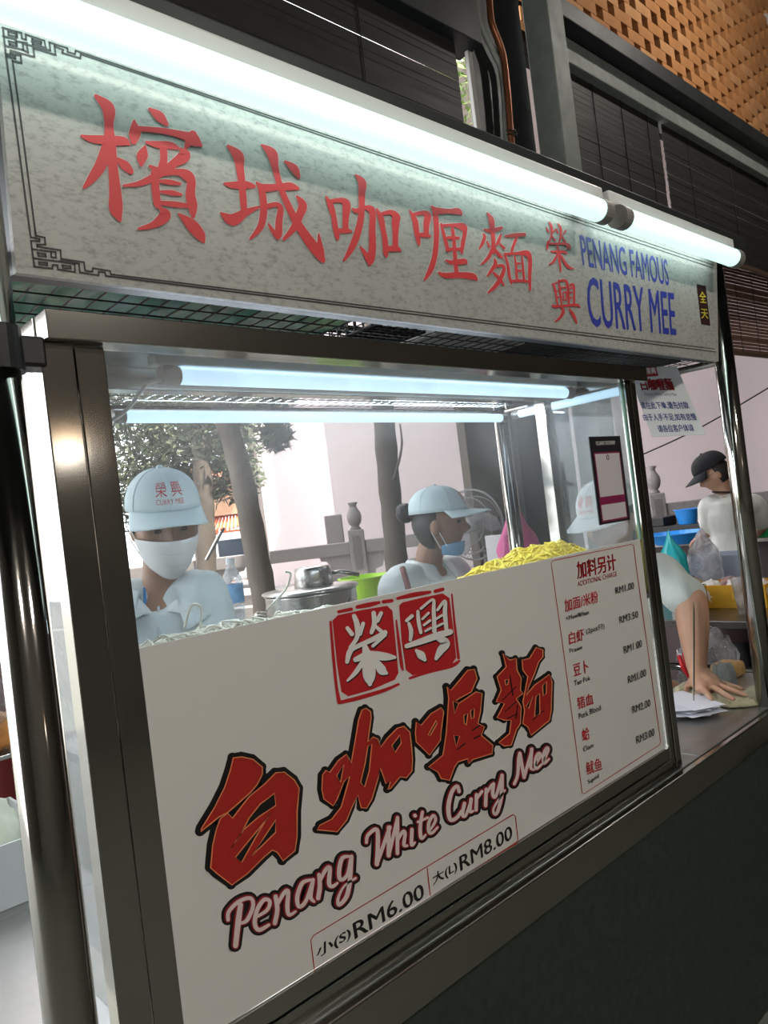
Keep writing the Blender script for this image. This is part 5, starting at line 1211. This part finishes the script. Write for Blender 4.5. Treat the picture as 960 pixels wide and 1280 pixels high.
SKIN1 = mat('skin_tan', (.36, .20, .13), .5, 0, 25, .08, sss=.12); SKIN2 = mat('skin_brown', (.30, .165, .11), .5, 0, 25, .08, sss=.12); SKIN3 = mat('skin_arm', (.44, .25, .16), .5, 0, 22, .10, .05, sss=.12)
SHIRTB = mat('pale_blue_polo', (.62, .70, .72), .85, 0, 160, .04, .15); SHIRTG = mat('grey_green_polo', (.52, .56, .53), .85, 0, 160, .05, .15); SHIRTW = mat('white_tee', (.72, .73, .70), .85, 0, 120, .04, .1)
CAPB = mat('pale_blue_cap', (.60, .72, .76), .8, 0, 200, .03, .1); HAIRM = mat('dark_hair', (.020, .016, .014), .5, 0, 60, .4, .4, stretch=(1, 1, .3)); TROUS = mat('dark_trousers', (.03, .03, .035), .8)
MASKW = mat('mask_white', (.72, .73, .74), .7); MASKB = mat('mask_blue', (.22, .46, .72), .7)

def person(name, label, H, hf, hp, hroll, neck, bf, pelvis, Lsh, Lel, Lwr, Rsh, Rel, Rwr, skin, shirt, voxel=.008, hand='', sleeve=.55, chest=(.165, .105), waist=(.155, .11), extra=None, hs=1.0, feet=True, shirt_low=0.0, vneck=.0, arm=1.0):
    """H head centre, hf head facing, neck base, bf body facing, pelvis; arm joints for left and right"""
    f, u, l = basis(hf, hp, hroll); bfv, bu, bl = basis(bf)
    neck = Vector(neck); pelvis = Vector(pelvis)
    t = thing(name, label, 'person', (pelvis.x, pelvis.y, 0))
    ax = (neck-pelvis).normalized(); bl2 = bl; bf2 = bl2.cross(ax).normalized()*1
    if bf2.dot(bfv) < 0: bf2 = -bf2
    L_ = (neck-pelvis).length
    # body
    b = BM(); head_into(b, H, f, u, l, hs)
    limb(b, [neck-ax*.05, neck+(Vector(H)-neck)*.25, Vector(H)-u*.05*hs-f*.012], [.062, .054, .055])
    secs = [(pelvis-ax*.08, .12, .09), (pelvis, waist[0]-.01, waist[1]-.01), (pelvis+ax*L_*.35, waist[0]-.025, waist[1]-.02), (pelvis+ax*L_*.70, chest[0]-.01, chest[1]-.01), (pelvis+ax*L_*.90, chest[0]-.02, chest[1]-.03), (neck, .055, .05)]
    loft(b, [(c, bl2, a, bf2, d) for c, a, d in secs])
    for sh, el, wr in ((Lsh, Lel, Lwr), (Rsh, Rel, Rwr)):
        if sh is None: continue
        limb(b, [sh, Vector(sh).lerp(Vector(el), .5), el], [.054*arm, .046*arm, .041*arm]); limb(b, [el, Vector(el).lerp(Vector(wr), .35), wr], [.042*arm, .042*arm, .027*(1+(arm-1)*.5)])
    for sg in (-1, 1):
        hip = pelvis+bl2*sg*.085-ax*.03; knee = Vector((hip.x, hip.y, .48))+bfv*.02; ank = Vector((pelvis.x, pelvis.y, .085))+bl*sg*.10-bfv*.01
        knee = hip.lerp(ank, .5)+bfv*.03
        limb(b, [hip, knee, ank], [.085, .058, .038]); limb(b, [ank-Zv*.045, ank+bfv*.09-Zv*.055, ank+bfv*.15-Zv*.058], [.036, .034, .024])
    if extra: extra(b)
    skin_mesh('body', b, skin, t, voxel, 3)
    # shirt
    b = BM(); e = .014
    secs = [(pelvis-ax*(.02+shirt_low), waist[0]+.012, waist[1]+.012), (pelvis+ax*L_*.15, waist[0]+.004, waist[1]+.006), (pelvis+ax*L_*.4, waist[0]+.0, waist[1]+.004), (pelvis+ax*L_*.70, chest[0]+e*.6, chest[1]+e*.8), (pelvis+ax*L_*.88, chest[0]+.002, chest[1]-.012), (pelvis+ax*L_*.975, .095, .068), (neck+ax*.004, .068, .062)]
    loft(b, [(c, bl2, a, bf2, d) for c, a, d in secs], dip=[0, 0, 0, 0, 0, .02+vneck*.5, .02+vneck])
    for sh, el in ((Lsh, Lel), (Rsh, Rel)):
        if sh is None: continue
        sh = Vector(sh); el = Vector(el); inn = (pelvis+ax*L_*.86)+(sh-(pelvis+ax*L_*.86))*.45
        limb(b, [neck-ax*.035+(sh-neck)*.22, neck-ax*.03+(sh-neck)*.6, sh], [.050, .056, .066])
        limb(b, [inn, sh, sh.lerp(el, sleeve*.6), sh.lerp(el, sleeve)], [.072, .073, .069, .068])
    skin_mesh('shirt', b, shirt, t, .009, 5, .011, 10, seed=len(name))
    # trousers
    b = BM()
    loft(b, [(pelvis-ax*.10, bl2, .165, bf2, .115), (pelvis-ax*.02, bl2, waist[0]+.004, bf2, waist[1]+.004)])
    for sg in (-1, 1):
        hip = pelvis+bl2*sg*.085-ax*.03; ank = Vector((pelvis.x, pelvis.y, .085))+bl*sg*.10-bfv*.01; knee = hip.lerp(ank, .5)+bfv*.03
        limb(b, [hip, knee, ank+Zv*.03], [.098, .072, .062])
    skin_mesh('trousers', b, TROUS, t, .012, 4, .006, 8)
    b = BM()
    for sg in (-1, 1):
        ank = Vector((pelvis.x, pelvis.y, .085))+bl*sg*.10-bfv*.01; b2 = BM()
        limb(b2, [ank-Zv*.04, ank+bfv*.09-Zv*.045, ank+bfv*.17-Zv*.048], [.046, .044, .032])
        for v in b2.verts: v.co.z = max(v.co.z, .002)
        obj('shoe', b2, BLACK, t, smooth=True)
    return t, f, u, l, ax, bf2, bl2

# ---- worker with the white mask, left in the glass
H = at(206, 655, 1.95); nk = at(203, 738, 1.99)
pel = Vector((nk.x, nk.y, .98))+F0*.02
f_ = -F0*.88+R0*.42
Ls = at(250, 744, 1.99); Rs_ = at(152, 756, 1.99)
P1, f, u, l, ax, bf_, bl_2 = person('person', 'person in a pale blue polo and cap wearing a white face mask', H, f_, .26, 0.0, nk, -F0*.97+R0*.1, pel,
    Ls, Ls+Vector((0, 0, -.27))+R0*.03, Ls+Vector((0, 0, -.42))-F0*.14-R0*.06, Rs_, Rs_+Vector((0, 0, -.27))-R0*.03, Rs_+Vector((0, 0, -.42))-F0*.14+R0*.06, SKIN1, SHIRTB, hs=1.0, vneck=.012, chest=(.175, .11))
def fist(w, d, parent, m):       # simple relaxed hand fused from palm and five curled fingers
    b = BM(); d = Vector(d).normalized(); s_ = d.cross(Zv).normalized(); n_ = s_.cross(d)
    limb(b, [w, w+d*.05, w+d*.085], [.026, .034, .030])
    for k, (o_, ln) in enumerate(((-.030, .060), (-.010, .068), (.010, .064), (.028, .050))):
        p = w+d*.085+s_*o_; limb(b, [p, p+d*ln*.5-n_*.008, p+d*ln*.75-n_*.035], [.010, .009, .0075], 10)
    p = w+d*.03-s_*.032; limb(b, [p, p+d*.03-s_*.022, p+d*.06-s_*.026-n_*.012], [.012, .011, .009], 10)
    return b
cap_parts(P1, H, f, u, l, CAPB, 1.06, tilt=-.10, brim_len=.078, brimdrop=.045, lift_=.041)
mask_part(P1, H, f, u, l, MASKW, 1.0, -.128, -.014, bulge=.030)
collar_part(P1, nk+ax*.0, bf_, ax, bl_2, SHIRTB, .072, gap=30)
def collar_flaps(P_, nk, ax, bf_, bl, m, k=1.0):
    for sg in (-1, 1):
        b = BM()
        A0 = nk+bl*sg*.078*k+ax*.030; A1 = nk+bl*sg*.060*k+bf_*.052*k+ax*.004; A2 = nk+bl*sg*.014*k+bf_*.080*k-ax*.050
        B0 = nk+bl*sg*.124*k+ax*-.006-bf_*.004; B1 = nk+bl*sg*.112*k+bf_*.070*k-ax*.030; B2 = nk+bl*sg*.078*k+bf_*.116*k-ax*.068
        rows = []
        for (a, c) in ((A0, B0), (A0.lerp(A1, .5)+ax*.004, B0.lerp(B1, .5)+ax*.006), (A1, B1), (A1.lerp(A2, .5), B1.lerp(B2, .5)), (A2, B2)):
            rows.append([b.verts.new(a.lerp(c, q)+(ax*.012+bf_*.006)*math.sin(math.pi*q)) for q in (0, .33, .66, 1)])
        for R1, R2 in zip(rows, rows[1:]):
            for j in range(3): b.faces.new((R1[j], R1[j+1], R2[j+1], R2[j]))
        o = obj('collar_flap', b, m, P_, smooth=True); so = o.modifiers.new('t', 'SOLIDIFY'); so.thickness = .003; so.offset = 1
collar_flaps(P1, nk, ax, bf_, bl_2, mat('polo_collar_blue', (.70, .76, .78), .85))
hair_part(P1, H, f, u, l, HAIRM, low=-.55)
for sg in (-1, 1):
    obj('eye', sphere(BM(), H+l*sg*.031+f*.080+u*.002, (.012, .010, .006), 12, 8), BLACK, P1, smooth=True)
    obj('eyebrow', tubem([H+l*sg*.016+f*.093+u*.022, H+l*sg*.032+f*.090+u*.026, H+l*sg*.048+f*.080+u*.021], [.003, .004, .002], 6), HAIRM, P1)
for sg, w in ((1, Ls+Vector((0, 0, -.42))-F0*.14-R0*.06), (-1, Rs_+Vector((0, 0, -.42))-F0*.14+R0*.06)):
    obj('hand', fist(w, (-F0*.6-Zv*.6), P1, SKIN1), SKIN1, P1, smooth=True)
pk = nk+bf_*.0
cb_ = [pel.lerp(nk, k)+bf_*(.119 if k < .75 else .112-.05*(k-.75)/.2) for k in (.45, .6, .72, .84, .92)]
obj('placket', tubem([p+bf_*.004 for p in cb_], .004, 6), mat('polo_seam', (.50, .57, .60), .9), P1, smooth=True)
for sg in (-1, 1):
    q = nk+bf_*.052+bl_2*sg*.036+ax*-.012
    obj('collar_trim', tubem([q+ax*.028-bf_*.012, q-ax*.012+bf_*.012], .005, 8), mat('blue_trim', (.05, .22, .55), .7), P1)

# ---- worker with the lowered blue mask, seen in profile
H = at(548, 655, 2.88); nk = at(533, 708, 2.92); pel = Vector((nk.x, nk.y, .98))+R0*.02+F0*.02
bf0 = R0*.75-F0*.66; rt_ = Vector((bf0.y, -bf0.x, 0)).normalized()
Rs_ = nk+rt_*.180-Zv*.055; Ls = nk-rt_*.180-Zv*.055
Rw = Rs_+Vector((0, 0, -.40))+bf0*.17; Lw = Ls+Vector((0, 0, -.40))+bf0*.17
P2, f, u, l, ax, bf_, bl_2 = person('person', 'person in profile in a pale cap with a blue mask pulled under the chin', H, R0*.985-F0*.17, .05, 0, nk, bf0, pel,
    Ls, Ls+Vector((0, 0, -.27)), Lw, Rs_, Rs_+Vector((0, 0, -.27))+R0*-.02, Rw, SKIN2, mat('pale_polo', (.66, .71, .71), .85, 0, 160, .04, .15), voxel=.006, chest=(.155, .105), vneck=.04)
cap_parts(P2, H, f, u, l, CAPB, 1.04, tilt=-.04, brim_len=.088, brimdrop=.022)
collar_part(P2, nk, bf_, ax, bl_2, MATS['pale_polo'], .064, gap=24)
collar_flaps(P2, nk, ax, bf_, bl_2, mat('pale_collar', (.74, .77, .77), .85), .92)
hair_part(P2, H, f, u, l, HAIRM, low=-.80, back=-.15, side=.08)
bun = H-f*.128+u*.050
b = sphere(BM(), bun, (.036, .036, .040), 20, 14)
for v in b.verts: v.co += (v.co-bun).normalized()*.004*noise.noise(v.co*60)
obj('hair_bun', b, HAIRM, P2, smooth=True)
obj('hair_tie', tubem([H-f*.10+u*.048+(l*math.cos(a)+u*math.sin(a))*.022 for a in [i*math.pi/8 for i in range(16)]], .005, 6, closed=True), mat('brown_tie', (.22, .10, .07), .7), P2)
mask_part(P2, H-u*.062-f*.012, f, u, l, MASKB, .86, -.075, -.01, th=75, bulge=.02, straps=False, pleats=True)
for sg in (-1, 1):
    obj('ear_loop', tubem([H+l*sg*.084-f*.010+u*.012, H+l*sg*.072+f*.034-u*.085], .0018, 6), WHITEP, P2)
    obj('ear_loop', tubem([H+l*sg*.084-f*.020-u*.028, H+l*sg*.072+f*.010-u*.092], .0018, 6), WHITEP, P2)
from mathutils.bvhtree import BVHTree
def on_surface(o, pts, lift):
    M = Matrix.Translation(o.parent.location); me = o.data
    bv = BVHTree.FromPolygons([M @ v.co for v in me.vertices], [tuple(p.vertices) for p in me.polygons]); out = []
    for x, y in pts:
        r = ray(x, y).normalized(); h = bv.ray_cast(CC, r)
        if h[0] is not None: out.append(h[0]-r*lift)
    return out
sp = on_surface([c for c in P2.children if c.name.startswith('shirt')][0], [(501, 703), (503, 710), (506, 720), (509, 730), (512, 742), (514, 755)], .003)
if len(sp) > 2: obj('apron_strap', tubem(sp, .011, 8), mat('maroon_strap', (.22, .09, .09), .8), P2, smooth=True)
for w in (Rw, Lw): obj('hand', fist(w, bf0*.7-Zv*.5, P2, SKIN2), SKIN2, P2, smooth=True)
for sg in (-1, 1): obj('eye', sphere(BM(), H+l*sg*.030+f*.078+u*.006, (.011, .011, .007), 12, 8), BLACK, P2, smooth=True)

# ---- worker wiping the counter, arm reaching past the case
H = at(764, 650, 2.52); nk = at(785, 712, 2.66)
S3 = at(822, 716, 2.58); E3 = at(864, 752, 2.45); W3 = at(871, 836, 2.385)
hz_ = TOPZ+.036
pel = Vector((2.44, 1.62, .96))
O3 = nk-(S3-nk)*1.0; O3.z = S3.z-.02
bfw = -F0*.85-R0*.35
def hand3(b):
    k = lambda x, y, z: hz(x, y, z)
    wr = W3
    limb(b, [wr, k(878, 850, TOPZ+.052), k(886, 857, TOPZ+.046)], [.026, .030, .026])
    limb(b, [wr, k(873, 852, TOPZ+.052), k(878, 860, TOPZ+.046)], [.024, .026, .022]); limb(b, [wr, k(887, 850, TOPZ+.05), k(896, 856, TOPZ+.044)], [.024, .026, .020])
    for p in (((877,860,.046),(884,867,.046),(890,874,.034)), ((890,858,.046),(905,867,.045),(917,874,.034)), ((897,856,.045),(916,863,.043),(932,869,.034)), ((898,853,.043),(914,857,.041),(928,861,.034)), ((866,848,.046),(860,856,.038),(857,864,.028))):
        limb(b, [k(x, y, TOPZ+z) for x, y, z in p], [.0105, .0095, .0075], 10)
P3, f, u, l, ax, bf_, bl_2 = person('person', 'person in a grey green polo wiping the counter right of the case', H, -R0*.80-F0*.55, .35, 0, nk, bfw, pel,
    S3, E3, W3, O3, O3+Vector((0, 0, -.22))-F0*.08, O3+Vector((0, 0, -.34))-F0*.16+R0*.12, SKIN3, SHIRTG, voxel=.005, sleeve=.80, extra=hand3, arm=1.22)
cap_parts(P3, H, f, u, l, mat('white_cap', (.74, .76, .77), .8), 1.04, tilt=-.08)
collar_part(P3, nk, bf_, ax, bl_2, SHIRTG, .066); hair_part(P3, H, f, u, l, HAIRM, low=-.7)
b = BM(); loft(b, [(pel-Zv*.35+bf_*.13, bl_2, .15, bf_, .01), (pel+bf_*.138, bl_2, .16, bf_, .012), (pel.lerp(nk, .55)+bf_*.125, bl_2, .12, bf_, .012)]); obj('apron', b, mat('maroon_apron', (.10, .008, .012), .8), P3)
obj('hand', fist(O3+Vector((0, 0, -.34))-F0*.16+R0*.12, -F0*.5-Zv*.6, P3, SKIN3), SKIN3, P3, smooth=True)

# ---- man with the black cap further back
D4 = 4.8
H = at(893, 592, D4); nk = at(906, 618, D4); pel = Vector((nk.x, nk.y, .98))+R0*.02
bf0 = F0*.75-R0*.66; rt_ = Vector((bf0.y, -bf0.x, 0)).normalized()
Ls = at(888, 634, D4-.02); Rs_ = at(943, 632, D4+.05)
LE, LW = at(886, 661, D4+.02), at(879, 670, D4+.22); RE, RW = at(953, 655, D4+.12), at(945, 668, D4+.33)
P4, f, u, l, ax, bf_, bl_2 = person('person', 'person in a white shirt and black cap bending over a basin', H, -R0*.90+F0*.28, .50, 0, nk, bf0, pel, Ls, LE, LW, Rs_, RE, RW, mat('skin_light', (.50, .29, .20), .5, sss=.1), SHIRTW, voxel=.009, sleeve=.80, hs=.98, chest=(.17, .12))
cap_parts(P4, H, f, u, l, mat('black_cap', (.015, .016, .02), .8), 1.04, logo=False, brimdrop=.05, tilt=-.05)
hair_part(P4, H, f, u, l, HAIRM, low=-.6, back=0, side=.1)
gl_ = obj('glasses', tubem([H+f*.094+l*.035+u*.012+(l*math.cos(a)*.022+u*math.sin(a)*.017) for a in [i*math.pi/8 for i in range(16)]], .002, 6, closed=True), STEEL, P4)
tube_b = tubem([H+f*.094+l*.057+u*.014, H-f*.01+l*.080+u*.010], .0018, 6); obj('temple_arm', tube_b, STEEL, gl_)
obj('neck_strap', tubem([nk+(bl_2*math.cos(a)*.071+bf_*math.sin(a)*.066)+ax*(.018+.01*math.sin(a)) for a in [i*math.pi/10 for i in range(20)]], .007, 6, closed=True), BLACK, P4)
b = BM(); loft(b, [(Vector((pel.x, pel.y, .45)), bl_2, .17, bf_, .14), (pel-Zv*.02, bl_2, .165, bf_, .125), (pel+Zv*.03, bl_2, .160, bf_, .120)], pw=2.2); obj('apron', b, mat('brown_apron', (.045, .020, .018), .8), P4, smooth=True)
for w, d in ((LW, F0*.6-R0*.3-Zv*.5), (RW, F0*.6-R0*.3-Zv*.5)): obj('hand', fist(w, d, P4, MATS['skin_light']), MATS['skin_light'], P4, smooth=True)
